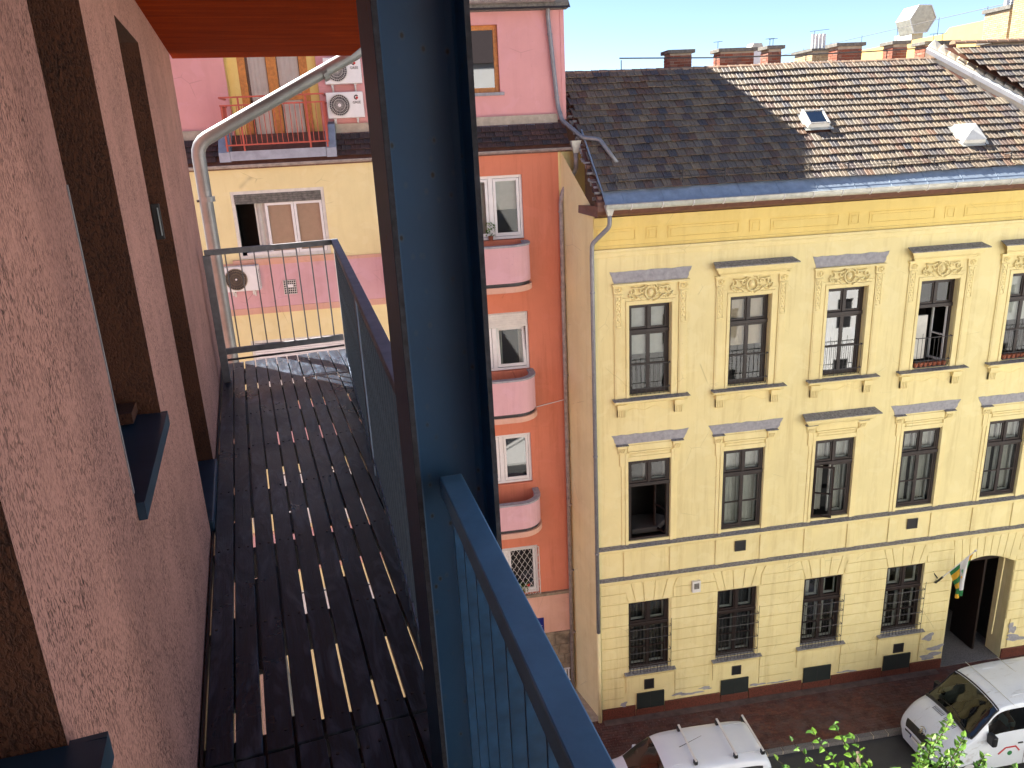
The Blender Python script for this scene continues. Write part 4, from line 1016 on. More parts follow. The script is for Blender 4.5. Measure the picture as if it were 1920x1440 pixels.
MB().add([(-13,PY-.35,20.02),(4.9,PY-.35,20.02),(4.9,26.1,25.7),(-13,26.1,25.7),(4.9,31.4,20.0),(-13,31.4,20.0)], [(0,1,2,3),(3,2,4,5)]).build('attic_roof', M['tile_dark'], O)
MB().box(-13,4.86,PY-.30,PY+.0,20.02,20.16).build('eaves_board', M['capstone'], O)
MB().box(4.70,4.80,PY-.012,PY+.3,17.4,20.05).build('corner_strip', M['pink'], O)
rgutter(-13, 4.5, PY-.36, 20.22, .07, O)
# timber attic window
f = MB(); x0,x1,z0,z1 = .9,3.09,18.14,19.73; y = PY+.10
f.box(x0,x0+.11,y,y+.09,z0,z1); f.box(x1-.11,x1,y,y+.09,z0,z1); f.box(x0+.11,x1-.11,y,y+.09,z1-.11,z1); f.box(x0+.11,x1-.11,y,y+.09,z0,z0+.12); f.box(1.9,2.05,y,y+.09,z0,z1)
wo = f.build('window', M['wood'], O, bevel=.008); MB().quad((2.05,y+.05,z0+.1),(x1-.1,y+.05,z0+.1),(x1-.1,y+.05,z1-.1),(2.05,y+.05,z1-.1)).build('pane', M['mirror_glass'], wo); MB().quad((1.0,y+.05,z0+.1),(1.9,y+.05,z0+.1),(1.9,y+.05,z1-.1),(1.0,y+.05,z1-.1)).build('pane', M['mirror_glass'], wo)
MB().box(x0-.1,x1+.09,PY-.08,PY+.12,18.06,18.135).build('window_sill', M['scar'], O)
# french door with its red rail
MB().box(-3.615,-3.60,PY+.01,PY+.30,17.3,20).build('ochre_reveal', M['bgyellow'], O); MB().box(-1.47,-1.455,PY+.01,PY+.30,17.3,20).build('ochre_reveal', M['bgyellow'], O)
f = MB(); y = PY+.2
MB().box(-3.60,-3.34,y-.02,y+.08,17.0,20).build('ochre_reveal', M['cornice'], O); MB().box(-1.68,-1.47,y-.02,y+.08,17.0,20).build('ochre_reveal', M['cornice'], O)
for a_, b_ in ((-3.34,-3.16),(-2.66,-2.42),(-1.88,-1.68)): f.box(a_,b_,y-.03,y+.08,17.05,20.0)
f.box(-3.16,-1.88,y-.02,y+.07,17.05,17.30); f.box(-2.42,-1.88,y-.02,y+.07,18.18,18.30); wo = f.build('french_door', M['wood'], O, bevel=.008)
for a_, b_ in ((-3.10,-2.68),(-2.40,-1.90)):
    c = MB(); curtain_sheet(c, a_, b_, 17.35, 20, y+.055, 4, .006); c.build('curtain', M['white'], wo)
    MB().quad((a_-.06,y+.03,17.3),(b_+.0,y+.03,17.3),(b_,y+.03,20),(a_-.06,y+.03,20)).build('pane', M['glass'], wo)
m = MB(); X0,X1,Y0,Y1 = -3.72,-1.32,20.22,PY
for z in (18.24,18.06,17.16): 
    m.beam((X0,Y0,z),(X1,Y0,z),.045,.035); m.beam((X0,Y1,z),(X0,Y0+.02,z),.045,.035); m.beam((X1,Y1,z),(X1,Y0+.02,z),.045,.035)
for x in (X0+.02,X1-.02,X0+.42,X1-.42): m.beam((x,Y0,17.02),(x,Y0,18.06 if abs(x)>3.4 or abs(x)<1.6 else 18.24),.04,.04,(0,1,0))
ro = m.build('balcony_rail', M['red_rail'], O)
for k in range(19): x = X0+.12+k*.122; MB().beam((x,Y0,17.16),(x,Y0,18.06),.016,.016,(0,1,0)).build('rail_bar', M['red_rail'], ro)
for k in range(6):
    for X in (X0, X1): MB().beam((X,Y0+.1+k*.1,17.16),(X,Y0+.1+k*.1,18.06),.016,.016,(0,1,0)).build('rail_bar', M['red_rail'], ro)
MB().box(-3.66,-1.40,20.235,20.9,16.80,17.02).build('zinc_apron', M['zinc'], O)
for a_, b_ in ((-3.93,-3.67),(-1.39,-1.15)): MB().prism([(20.25,16.78),(20.94,16.78),(20.94,17.62),(20.62,17.55),(20.25,17.0)], a_, b_, 'x').build('zinc_cheek', M['zinc'], O)
# downpipes
pipe('downpipe', [(4.36,20.62,20.3),(4.37,20.86,19.9),(4.56,20.86,17.75),(4.64,20.75,17.38),(5.02,20.10,16.92),(5.42,19.95,16.86),(5.72,19.45,16.28)], .055, M['pipe_silver'], O, [((4.41,20.86,19.45),(0,0,1)),((4.545,20.86,17.95),(0,0,1))])
pipe('downpipe', [(4.86,20.22,16.55),(4.86,20.22,16.15),(4.50,20.26,15.62),(4.44,20.26,15.35),(4.38,20.26,.1)], .06, M['pipe_grey'], O, [((4.43,20.26,z),(0,0,1)) for z in (15.1,13.1,10.6,8.6,6.6,4.4,2.2)])
MB().add([(4.73,20.12,16.86),(4.99,20.12,16.86),(4.99,20.34,16.86),(4.73,20.34,16.86),(4.80,20.17,16.55),(4.92,20.17,16.55),(4.92,20.28,16.55),(4.80,20.28,16.55)], [(0,1,5,4),(1,2,6,5),(2,3,7,6),(3,0,4,7)]).build('rainwater_hopper', M['gutter'], O)
def text(s, size, loc, rot, mat, par, name='lettering', ex_=.002):
    c = bpy.data.curves.new(name, 'FONT'); c.body = s; c.size = size; c.extrude = ex_; c.align_x = 'CENTER'; c.align_y = 'CENTER'
    t = bpy.data.objects.new(name, c); COL.objects.link(t); dg = bpy.context.evaluated_depsgraph_get(); dg.update()
    me = bpy.data.meshes.new_from_object(t.evaluated_get(dg)); bpy.data.objects.remove(t); me.materials.clear(); me.materials.append(mat)
    o = bpy.data.objects.new(name, me); COL.objects.link(o); o.rotation_euler = rot; o.parent = par; o.location = Vector(loc)-ORG[par.name]; ORG[o.name] = Vector(loc); return o
# street name plate
sgn = thing('street_sign', 'blue enamel street name plate with white lettering near the base of the orange wall', 'sign', (3.33, OY-.07, 2.3))
MB().box(3.00,3.52,OY-.085,OY-.062,2.31,2.83).build('plate', M['blue_sign'], sgn, bevel=.004)
text('M', .15, (3.42,OY-.088,2.40), (math.pi/2,0,0), M['white'], sgn)
for x,z in ((3.30,2.75),(3.28,2.62),(3.36,2.58),(3.44,2.55)): MB().box(x,x+.02,OY-.089,OY-.0855,z,z+.02).build('fleck', M['white'], sgn)
# potted plants on the sills
def potplant(x, y, z, lab, n, col_flower=None, h=.3, seed=1):
    p = thing('potted_plant', lab, 'plant', (x, y, z)); MB().tube([(x,y,z),(x,y,z+.12)], .07, 10, rs=[.055,.07]).build('pot', M['terracotta'], p)
    rr = random.Random(seed); m = MB()
    for k in range(n):
        c = Vector((x+rr.uniform(-.13,.13), y+rr.uniform(-.1,.1), z+.12+rr.uniform(0,h))); a_ = Vector((rr.uniform(-1,1),rr.uniform(-1,1),rr.uniform(-.5,1))).normalized()*.035; b_ = a_.cross(Vector((rr.uniform(-1,1),rr.uniform(-1,1),1))).normalized()*.02
        m.add([c-a_, c+b_, c+a_, c-b_], [(0,1,2,3)])
    m.build('leaves', M['leaf'], p)
    if col_flower:
        m = MB()
        for k in range(8):
            c = Vector((x+.14+rr.uniform(-.04,.04), y-.05, z+.12+h*.7+rr.uniform(-.04,.04))); dome(m, c.x, c.z, .028, .028, c.y, .02, 6)
        m.build('blossom', M[col_flower], p)
potplant(2.55, OY-.03, 14.46, 'small green leafy pot plant on the sill of the top orange wall window', 70, h=.34, seed=2)
potplant(2.95, OY+.02, 3.70, 'pot plant with red blossom behind the white window lattice', 90, 'petal', .28, 4)
# air conditioners
def ac(x0, z0, y, lab, brand=True, wd=.89, hh=.60):
    a_ = thing('air_conditioner', lab, 'air conditioner', (x0+wd/2, y, z0), group='air conditioner outdoor units on the painted house')
    MB().box(x0,x0+wd,y-.30,y-.02,z0,z0+hh).build('casing', M['white'], a_, bevel=.015)
    cx, cz, r = x0+wd*.345, z0+hh*.5, hh*.42; yf = y-.302
    MB().tube([(cx,yf-.001,cz),(cx,yf+.01,cz)], r, 28).build('fan_opening', M['black'], a_)
    g = MB()
    for k in range(30):
        t = 2*math.pi*k/30; g.tube([(cx+.05*math.cos(t),yf-.012,cz+.05*math.sin(t)),(cx+r*.6*math.cos(t+.12),yf-.02,cz+r*.6*math.sin(t+.12)),(cx+r*math.cos(t+.2),yf-.008,cz+r*math.sin(t+.2))], .0035, 4, cap=False)
    for q in (.55,.8,1.0): g.tube([(cx+r*q*math.cos(t*math.pi/14),yf-.014,cz+r*q*math.sin(t*math.pi/14)) for t in range(29)], .004 if q < 1 else .012, 5, cap=False)
    g.build('fan_grille', M['grime_white'] if brand else M['stone'], a_); MB().tube([(cx,yf-.03,cz),(cx,yf,cz)], .042 if brand else .025, 16).build('hub', M['white'], a_)
    b = MB()
    for x in (x0+.16, x0+wd-.18): b.box(x-.025,x+.025,y-.26,y+.0,z0-.05,z0-.003); b.box(x-.02,x+.02,y-.03,y+.0,z0-.18,z0-.05); b.tube([(x,y-.27,z0-.04),(x,y-.27,z0-.10)], .022, 8)
    b.build('bracket', M['grime_white'], a_)
    s = MB()
    for k in range(9): s.box(x0+wd+.0005,x0+wd+.006,y-.27,y-.05,z0+.08+k*.05,z0+.10+k*.05)
    s.build('side_louvre', M['gutter'], a_)
    if brand:
        text('GREE', .085, (x0+wd*.82, yf-.004, z0+hh*.58), (math.pi/2,0,0), M['black'], a_)
        rg = MB()
        rg.tube([(x0+wd*.82+.045*math.cos(t*math.pi/9),yf-.004,z0+hh*.78+.045*math.sin(t*math.pi/9)) for t in range(2,15)], .014, 5); rg.build('emblem', M['black'], a_)
        MB().tube([(x0+wd*.82+.015,yf-.012,z0+hh*.76),(x0+wd*.82+.015,yf,z0+hh*.76)], .03, 12).build('emblem_dot', M['red'], a_)
    return a_
ac(-1.26, 18.47, PY-.02, 'white air conditioner outdoor unit, upper one of the stacked pair on the pink attic wall')
ac(-1.28, 17.68, PY-.02, 'white air conditioner outdoor unit, lower one of the stacked pair on the pink attic wall')
ac(-4.22, 13.67, OY-.04, 'white air conditioner outdoor unit on the pale pink band seen through the balcony end railing', False, .83, .62)

# ================================================================== OWN HOUSE AND BALCONY (axes l, s)
D0 = 15.3; WL = -.358
P_ = thing('pink_plaster_house', 'house wall of coarse pink scratched plaster with deep window recesses beside the balcony', 'building', (WL, 3, 0), 'B')
oh = [(.25,1.11,16.15,17.53),(1.99,2.735,16.15,17.53),(3.59,4.435,15.26,17.53)]; s_end = 6.98
m = MB(); holes_wall(m, -3.5, s_end, 0, 24, 0, oh, .0); 
m.v = [(WL-v[1], v[0], v[2]) for v in m.v]; m.f = [f[::-1] for f in m.f]
m.quad((WL, s_end, 0),(WL, s_end, 24),(WL-9, s_end, 24),(WL-9, s_end, 0)); m.quad((WL,-3.5,0),(WL-9,-3.5,0),(WL-9,-3.5,24),(WL,-3.5,24)); m.quad((WL-9,-3.5,0),(WL-9,s_end,0),(WL-9,s_end,24),(WL-9,-3.5,24)); m.quad((WL,-3.5,24),(WL-9,-3.5,24),(WL-9,s_end,24),(WL,s_end,24))
m.build('wall', M['near_pink'], P_)
DEP = .46
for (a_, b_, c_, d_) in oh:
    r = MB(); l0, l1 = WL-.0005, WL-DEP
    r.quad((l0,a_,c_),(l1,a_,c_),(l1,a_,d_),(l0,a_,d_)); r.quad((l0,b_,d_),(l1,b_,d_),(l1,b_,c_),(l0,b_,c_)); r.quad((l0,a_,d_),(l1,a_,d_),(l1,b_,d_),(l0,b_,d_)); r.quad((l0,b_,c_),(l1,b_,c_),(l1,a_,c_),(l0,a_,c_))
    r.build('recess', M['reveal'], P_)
    f = MB(); lf = l1+.0
    f.box(lf,lf+.06,a_,a_+.07,c_,d_); f.box(lf,lf+.06,b_-.07,b_,c_,d_); f.box(lf,lf+.06,a_+.07,b_-.07,d_-.07,d_); f.box(lf,lf+.06,a_+.07,b_-.07,c_,c_+.08)
    wo = f.build('window' if c_ > 16 else 'balcony_door', M['fascia'], P_)
    MB().quad((lf+.02,a_+.07,c_+.08),(lf+.02,b_-.07,c_+.08),(lf+.02,b_-.07,d_-.07),(lf+.02,a_+.07,d_-.07)).build('pane', M['mirror_glass'], wo)
    MB().box(lf-.9,lf-.02,a_-.3,b_+.3,c_-.1,d_+.1).build('room', M['dark'], wo)
for (a_, b_, c_, d_), lt in zip(oh[:2], (-.305, -.337)):
    s = MB(); zt = 16.172
    prf = [(WL-DEP+.06, zt+.03),(lt, zt),(lt, zt-.046),(lt-.012, zt-.046),(lt-.012, zt-.012),(WL-DEP+.06, zt+.018)]
    n = len(prf); e0, e1 = a_+.004, b_-.003
    s.add([(p, e0, z) for p, z in prf]+[(p, e1, z) for p, z in prf], [tuple(range(n))[::-1], tuple(range(n, 2*n))]+[(i, (i+1) % n, n+(i+1) % n, n+i) for i in range(n)])
    lo, hi = e0-(.012), e1+.012
    s.add([(WL+.001,lo,zt+.002),(lt,lo,zt+.002),(lt,lo,zt-.046),(WL+.001,lo,zt-.046),(WL+.001,e0,zt+.002),(lt,e0,zt+.002),(lt,e0,zt-.046),(WL+.001,e0,zt-.046)], [(0,1,2,3),(0,4,5,1),(7,6,5,4),(2,1,5,6)])
    s.add([(WL+.001,hi,zt+.002),(lt,hi,zt+.002),(lt,hi,zt-.046),(WL+.001,hi,zt-.046),(WL+.001,e1,zt+.002),(lt,e1,zt+.002),(lt,e1,zt-.046),(WL+.001,e1,zt-.046)], [(3,2,1,0),(1,5,4,0),(4,5,6,7),(6,5,1,2)])
    s.build('window_sill', M['sill_blue'], P_)
MB().box(-.50,-.425,2.60,2.728,16.19,16.225).build('sill_block', M['reveal'], P_)
MB().box(WL-.3,-.337,3.60,4.43,15.262,15.345).build('door_threshold', M['sill_blue'], P_, bevel=.008)
hb = MB().box(-.436,-.395,4.415,4.434,16.59,16.77).build('recess_fitting', M['iron'], P_, bevel=.004)
MB().box(-.409,-.403,4.408,4.4148,16.61,16.75).build('fitting_edge', M['bright_frame'], hb)
MB().box(WL+.0005, 1.09, -3.2, 7.34, 17.754, 17.99).build('canopy_slab', M['ceiling'], P_)
MB().box(WL-.0, WL+.003, 1.984, 1.991, 16.2, 16.95).build('corner_bead', M['scar'], P_)  # pale strip standing in for light caught on the recess corner

# deck
DK = thing('balcony_deck', 'charcoal stained timber deck of the narrow balcony with gaps between the boards', 'deck', (0, 3, 15.2), 'B')
def lr(s): return .245+.067*s
JO = [-.6,.0,.62,1.26,1.93,2.10,2.72,3.36,4.0,4.65,5.3,5.95,6.6]
dme_ = None; sm = MB().tube([(0,0,0),(0,0,.003)], .0055, 8); so = sm.build('screw', M['iron'], None); sme = so.data; bpy.data.objects.remove(so)
for sec, (sa, sb) in enumerate(((2.022, 6.76), (-1.2, 2.012))):
    for k in range(13):
        l0 = -.335+k*.0875; l0 += random.uniform(-.0018,.0018); l1 = l0+.0800+random.uniform(-.0025,.0015)
        if sec: l0 += .002; l1 += .002
        def smin(l): return max(sa, (l-.245)/.067)
        if smin(l0) >= sb-.05: continue
        p = [(l0, smin(l0)), (l0, sb+random.uniform(-.006,.004)), (l1, sb+random.uniform(-.006,.004)), (l1, min(sb, smin(l1)))]
        # clip when the edge line starts inside the board
        if smin(l0) <= sa and smin(l1) > sa: p = [(l0, sa), (l0, sb), (l1, sb), (l1, smin(l1)), (lr(sa), sa)]
        if smin(l1) >= sb: p = [(l0, smin(l0)), (l0, sb), (min(l1, lr(sb)), sb)]
        ns = 24; m = MB(); zt = D0+random.uniform(-.002,.002); m.prism(p, D0-.028, zt, 'z')
        b = m.build('deck_board', M['deck'], DK, bevel=.003)
        for j in JO:
            if sa < j < sb:
                for d_ in (.02, .058):
                    l = l0+d_
                    if l < lr(j)-.01 and random.random() < .8: inst('screw', sme, b, (l, j+random.uniform(-.01,.01), zt))
for j in JO: MB().box(-.35, lr(j)+.0, j-.032, j+.032, D0-.15, D0-.0285).build('joist', M['black'], DK)
rb = random.Random(9)
for k in range(12):
    lg = -.335+(k+1)*.0875-.0045; s = 6.5
    while s > .2:
        L = rb.uniform(.15, .7)
        if lg < lr(s)-.03 and rb.random() < (.8 if k < 2 else .42): MB().box(lg-.012, lg+.012, s-L, s, D0-.05, D0-.029).build('batten', M['black'], DK)  # strips added under random gaps to block the light from below
        s -= L+rb.uniform(.1, .8)
m = MB(); m.beam((lr(-1.2)+.014,-1.2,D0-.075),(lr(6.76)+.014,6.76,D0-.075),.012,.15); m.build('edge_channel', M['steel'], DK)
MB().box(-.352,-.342,-1.2,6.76,D0-.12,D0-.01).build('wall_plate', M['iron'], DK)
# railings
M['railgrey'] = simple('blue_grey_rail_paint', (.15, .19, .27), .55, .0, var=.2, nscale=12)
M['barblue'] = simple('blue_bar_paint', (.018,.065,.14), .4, var=.3, nscale=30)
M['bargrey'] = simple('dark_grey_bar_paint', (.055,.07,.095), .4, .3, var=.3, nscale=30)
M['railtop'] = simple('blue_painted_handrail', (.095,.24,.40), .35, .0, var=.15, nscale=12, bump=.08, bscale=40)
def ctr(s): return .232+.067*s
RT = 17-.68
G1 = thing('balcony_railing', 'grey metal balcony railing with flat bars beyond the blue column, turning the far corner', 'railing', (.4, 4, D0), 'B')
G1m = MB(); G1m.beam((ctr(1.60),1.60,RT-.02),(ctr(6.22)+.0,6.22,RT-.02),.05,.04); G1m.build('handrail', M['railgrey'], G1, bevel=.003)
MB().beam((ctr(1.60),1.60,15.385),(ctr(6.2),6.2,15.385),.035,.03).build('bottom_rail', M['railgrey'], G1)
E_ = MB(); E_.box(-.31, ctr(6.2)-.027, 6.18, 6.22, RT-.040, RT); E_.build('end_handrail', M['grey_frame'], G1, bevel=.002)
MB().box(-.27, ctr(6.2)-.02, 6.185, 6.215, 15.515, 15.56).build('end_bottom_rail', M['grey_frame'], G1, bevel=.002)
MB().box(-.27, ctr(6.2)-.02, 6.193, 6.207, 15.462, 15.476).build('end_rod', M['iron'], G1)
MB().box(-.325,-.270,6.17,6.225,D0-.15,RT-.041).build('end_post', M['grey_frame'], G1, bevel=.002)
MB().beam((ctr(6.2),6.2,15.2),(ctr(6.2),6.2,RT-.041),.028,.028,(0,1,0)).build('end_post', M['bright_frame'], G1)
bb = MB().box(-.0045,.0045,-.012,.012,0,RT-.041-15.56); bo = None
for k in range(9):
    if bo is None: bo = bb.build('end_bar', M['grey_frame'], G1); me = bo.data; me.transform(Matrix.Translation(ORG[G1.name])); 
    if k == 0: bo.location = Vector((-.167,6.2,15.56))-ORG[G1.name]; ORG[bo.name] = Vector((0,0,0))
    else: inst('end_bar', me, G1, (-.167+k*.1035, 6.2, 15.56))
bm_ = MB().box(-.017,.017,-.0035,.0035,0,RT-.041-15.22); b0 = bm_.build('flat_bar', M['bargrey'], None); bme_ = b0.data; bpy.data.objects.remove(b0)
s = 1.74
while s < 6.1:
    inst('flat_bar', bme_, G1, (ctr(s), s, 15.22), (0,0,-.067)); s += .1035
MB().beam((ctr(3.9),3.9,15.1),(ctr(3.9),3.9,RT-.041),.045,.045,(0,1,0)).build('middle_post', M['railgrey'], G1)
G2 = thing('balcony_railing', 'blue painted railing nearest the viewer, its thick handrail running out of the column', 'railing', (.3, .6, D0), 'B')
G2m = MB(); G2m.beam((ctr(1.49)+.009,1.49,RT-.024),(ctr(-.9)+.012,-.9,RT-.024),.048,.048); G2m.build('handrail', M['railtop'], G2, bevel=.003)
MB().beam((ctr(1.50),1.50,15.25),(ctr(-.9),-.9,15.25),.035,.03).build('bottom_rail', M['steel'], G2)
MB().beam((ctr(1.46)+.008,1.46,RT-.058),(ctr(-.9)+.01,-.9,RT-.058),.03,.018).build('under_rail', M['rust'], G2)
b0 = MB().box(-.0165,.0165,-.004,.004,0,RT-.066-15.0).build('flat_bar', M['barblue'], None); bm2 = b0.data; bpy.data.objects.remove(b0)
s = 1.40
while s > -.7:
    inst('flat_bar', bm2, G2, (ctr(s)+.009, s, 15.0), (0,0,-.067)); s -= .105
# column
CL = thing('steel_column', 'thick blue painted steel column of H section with rust spots, standing on the balcony edge', 'column', (.34, 1.52, 13), 'B')
sW, b2 = 1.52, .075; La, Lb = .257, .433
MB().box(La+.012, Lb-.012, sW, sW+.009, 12.5, 19.5).build('web', M['steel'], CL)
for a_, b_ in ((La, La+.0115), (Lb-.0115, Lb)):
    MB().box(a_, b_, sW-b2, sW+b2, 12.5, 19.5).build('flange', M['steel'], CL, bevel=.0022)
    MB().box(a_-.0004+.001, b_-.0006, sW-b2-.0008, sW-b2-.0001, 12.5, 19.5).build('rusty_edge', M['rust'], CL)
m = MB(); m.prism([(La+.0116, sW),(La+.0116, sW-.016),(La+.016, sW-.008),(La+.028, sW)], 12.5, 19.5, 'z'); m.prism([(Lb-.0116, sW),(Lb-.028, sW),(Lb-.016, sW-.008),(Lb-.0116, sW-.016)], 12.5, 19.5, 'z'); m.build('fillet', M['steel'], CL)
# rain pipe under the canopy
RP = thing('rain_pipe', 'grey galvanised rain pipe slanting under the canopy and down past the balcony end', 'pipe', (-.28, 7.46, 0), 'B')
def pipeB(pts, r): return pipe('pipe_run', pts, r, M['galv'], RP, [((-.275,7.46,16.62),(0,0,1)),((.86,7.46,17.625),(1,0,.49))], 16)
pipeB([(1.24,7.46,19.2),(1.24,7.46,17.83),(-.285,7.46,17.085),(-.285,7.46,0)], .058)
MB().box(-.36,-.28,7.44,7.48,16.60,16.62).build('pipe_bracket', M['iron'], RP)

# ================================================================== OPPOSITE SIDE, BACKGROUND
OP = thing('cream_street_front', 'sunlit cream street front facing the yellow house', 'building', (14, -5, 0))  # out of view, put in near white to bounce sun onto the yellow house
m = MB(); hs = [(4+i*3.6, 5.0+i*3.6, z, z+1.8) for i in range(15) for z in (1.5, 5.2, 9, 12.8, 16.6)]
holes_wall(m, 1.5, 60, -.1, 21, 0, hs, .15); m.v = [(v[0], -3.5-v[1], v[2]) for v in m.v]; m.f = [f[::-1] for f in m.f]
m.quad((1.5,-3.5,-.1),(1.5,-3.5,21),(1.5,-16,21),(1.5,-16,-.1)); m.build('wall', M['bright'], OP)
m = MB()
for a_, b_, c_, d_ in hs: m.quad((a_,-3.65,c_),(a_,-3.65,d_),(b_,-3.65,d_),(b_,-3.65,c_))
m.build('glazing', M['dark'], OP)
MB().prism([(-3.3,21),(-9,25),(-16,21)], 1.5, 60, 'x').build('roof', M['tile_dark'], OP)
BG = thing('yellow_background_house', 'sunlit yellow side wall with roof edge handrail rising behind the chimneys', 'building', (26, 40, 0))
MB().add([(26,31.4,0),(26,70,0),(26,70,20.6),(26,35.2,20.6),(26,34.9,20.82),(26,31.4,20.82),(50,31.4,0),(50,31.4,20.82)], [(0,1,2,3,4,5),(0,5,7,6)]).build('wall', M['bgyellow'], BG)
m = MB(); m.tube([(26.3,31.5,21.35),(26.3,68,21.25)], .012, 5)
for k in range(12): m.tube([(26.3,33+k*3.1,20.6),(26.3,33+k*3.1,21.4)], .012, 4)
m.build('roof_rail', M['iron'], BG)
ch = MB().box(25.9,27.2,31.2,32.6,18.5,21.05).build('chimney', M['mortar'], BG); MB().box(25.8,27.3,31.1,32.7,21.05,21.2).build('chimney_cap', M['capstone'], ch)
bricks(ch, 25.88, 27.2, 31.18, 32.6, 19.3, 21.04, 'cbrick')
MB().box(25.2,27.8,28.7,30.2,18.5,21.3).build('chimney', M['mortar'], BG); 
ch2 = MB().box(25.1,27.9,28.6,30.3,21.3,21.45).build('chimney_cap', M['capstone'], BG)
bricks(ch2, 25.18, 27.8, 28.68, 30.2, 19.5, 21.28, 'cbrick')
for k in range(4): MB().tube([(26.2+k*.28,31.8,21.2),(26.2+k*.28,31.8,22.6)], .11, 10).build('flue', M['alu'], BG)
HX = thing('roof_vent_duct', 'large hexagonal sheet metal ventilation duct on the background roof', 'duct', (30.4, 44, 20))
hx = [(29.95,22.28),(30.42,22.99),(31.2,22.97),(31.55,22.32),(31.08,21.58),(30.28,21.54)]
MB().prism(hx[::-1], 43.6, 44.9).build('duct_body', M['gutter'], HX)
for i in range(6):
    a_, b_ = hx[i], hx[(i+1) % 6]; MB().beam((a_[0],43.59,a_[1]),(b_[0],43.59,b_[1]),.05,.05,(0,1,0)).build('duct_flange', M['alu'], HX)
MB().box(30.3,31.0,43.8,45.4,20.4,21.6).build('duct_base', M['gutter'], HX)
# flue stack between the chimneys
FS = thing('flue_stack', 'group of three white metal flues on a pale brick stack behind the ridge', 'chimney', (17, 30, 18))
cs = MB().box(16.66,17.6,30,31.4,18.3,19.62).build('stack', M['mortar'], FS); bricks(cs, 16.65, 17.6, 29.99, 31.4, 18.9, 19.6, 'cbrick'); MB().box(16.55,17.7,29.9,31.5,19.62,19.70).build('stack_cap', M['capstone'], cs)
for k in range(4): MB().tube([(16.86+k*.15,30.4,19.7),(16.86+k*.15,30.4,20.26)], .065, 10).build('flue', M['white'], FS)
m = MB(); m.tube([(16.7,30.4,20.36),(17.5,30.4,20.42)], .01, 4); m.tube([(16.9,30.4,20.2),(16.9,30.4,20.38)], .01, 4); m.build('aerial', M['iron'], FS)
WC = thing('roof_cowl', 'pale sheet metal roof cowl peeping out behind the second chimney', 'vent', (14.4, 30, 18))
MB().prism([(14.15,18.4),(14.62,18.4),(14.62,19.85),(14.55,19.98),(14.22,19.98),(14.15,19.85)], 30, 30.5).build('cowl_body', M['gutter'], WC); MB().box(14.2,14.57,29.985,29.999,19.0,19.8).build('cowl_panel', M['alu'], WC)
# ================================================================== VEHICLES
def cr(p0, p1, p2, p3, t):
    return tuple(.5*((2*b)+(-a+c)*t+(2*a-5*b+4*c-d)*t*t+(-a+3*b-3*c+d)*t*t*t) for a, b, c, d in zip(p0, p1, p2, p3))
def loft_body(root, stations, x0, yc, zb, classify, mats, SU=5, SV=4):
    """stations: (x, [(y,z)*7] from sill to roof centre); nose towards -X. classify(u,v) -> part name"""
    net = []
    for x, ring in stations:
        full = [(x, -y, z) for y, z in ring]+[(x, y, z) for y, z in ring[:-1][::-1]]; net.append(full)
    nu, nv = len(net), len(net[0]); U = (nu-1)*SU+1; V = (nv-1)*SV+1
    def vrow(row):
        out = []
        for j in range(nv-1):
            q = [row[max(0,j-1)], row[j], row[j+1], row[min(nv-1,j+2)]]
            for k in range(SV): out.append(cr(*q, k/SV))
        out.append(row[-1]); return out
    rows = [vrow(r) for r in net]; grid = []
    for i in range(nu-1):
        for k in range(SU):
            t = k/SU; grid.append([cr(rows[max(0,i-1)][j], rows[i][j], rows[i+1][j], rows[min(nu-1,i+2)][j], t) for j in range(V)])
    grid.append(rows[-1])
    P = lambda g: (x0+g[0], yc+g[1], zb+g[2])
    parts = {}
    for i in range(U-1):
        for j in range(V-1):
            nm = classify((i+.5)/SU, (j+.5)/SV, nv-1)
            parts.setdefault(nm, []).append((i, j))
    body = None
    for nm in sorted(parts, key=lambda n: n != 'body'):
        m = MB(); idx = {}
        for i, j in parts[nm]:
            f = []
            for a_, b_ in ((i,j),(i+1,j),(i+1,j+1),(i,j+1)):
                if (a_, b_) not in idx: idx[(a_, b_)] = len(m.v); m.v.append(P(grid[a_][b_]))
                f.append(idx[(a_, b_)])
            m.f.append(tuple(f)); m.mi.append(0)
        if nm == 'body':
            for gi in (0, U-1):
                n0 = len(m.v); m.v += [P(g) for g in grid[gi]]; f = tuple(range(n0, n0+V)); m.f.append(f if gi else f[::-1]); m.mi.append(0)
        m.build(nm.split('|')[0], mats[nm.split('|')[0]], root, smooth=True)
    return grid, P, SU, SV
def wheel(root, x, y, z, r, wd):
    w_ = MB().tube([(x,y-wd/2,z),(x,y+wd/2,z)], r, 24).build('wheel', M['rubber'], root, smooth=False)
    MB().tube([(x,y-wd/2-.006,z),(x,y+wd/2+.006,z)], r*.62, 16).build('rim', M['alu'], w_)
    return w_
RZ0 = -.12
CZ = 1.085
C = thing('parked_car', 'white compact van with three silver roof bars parked at the kerb', 'car', (5.9, 15.38, RZ0))
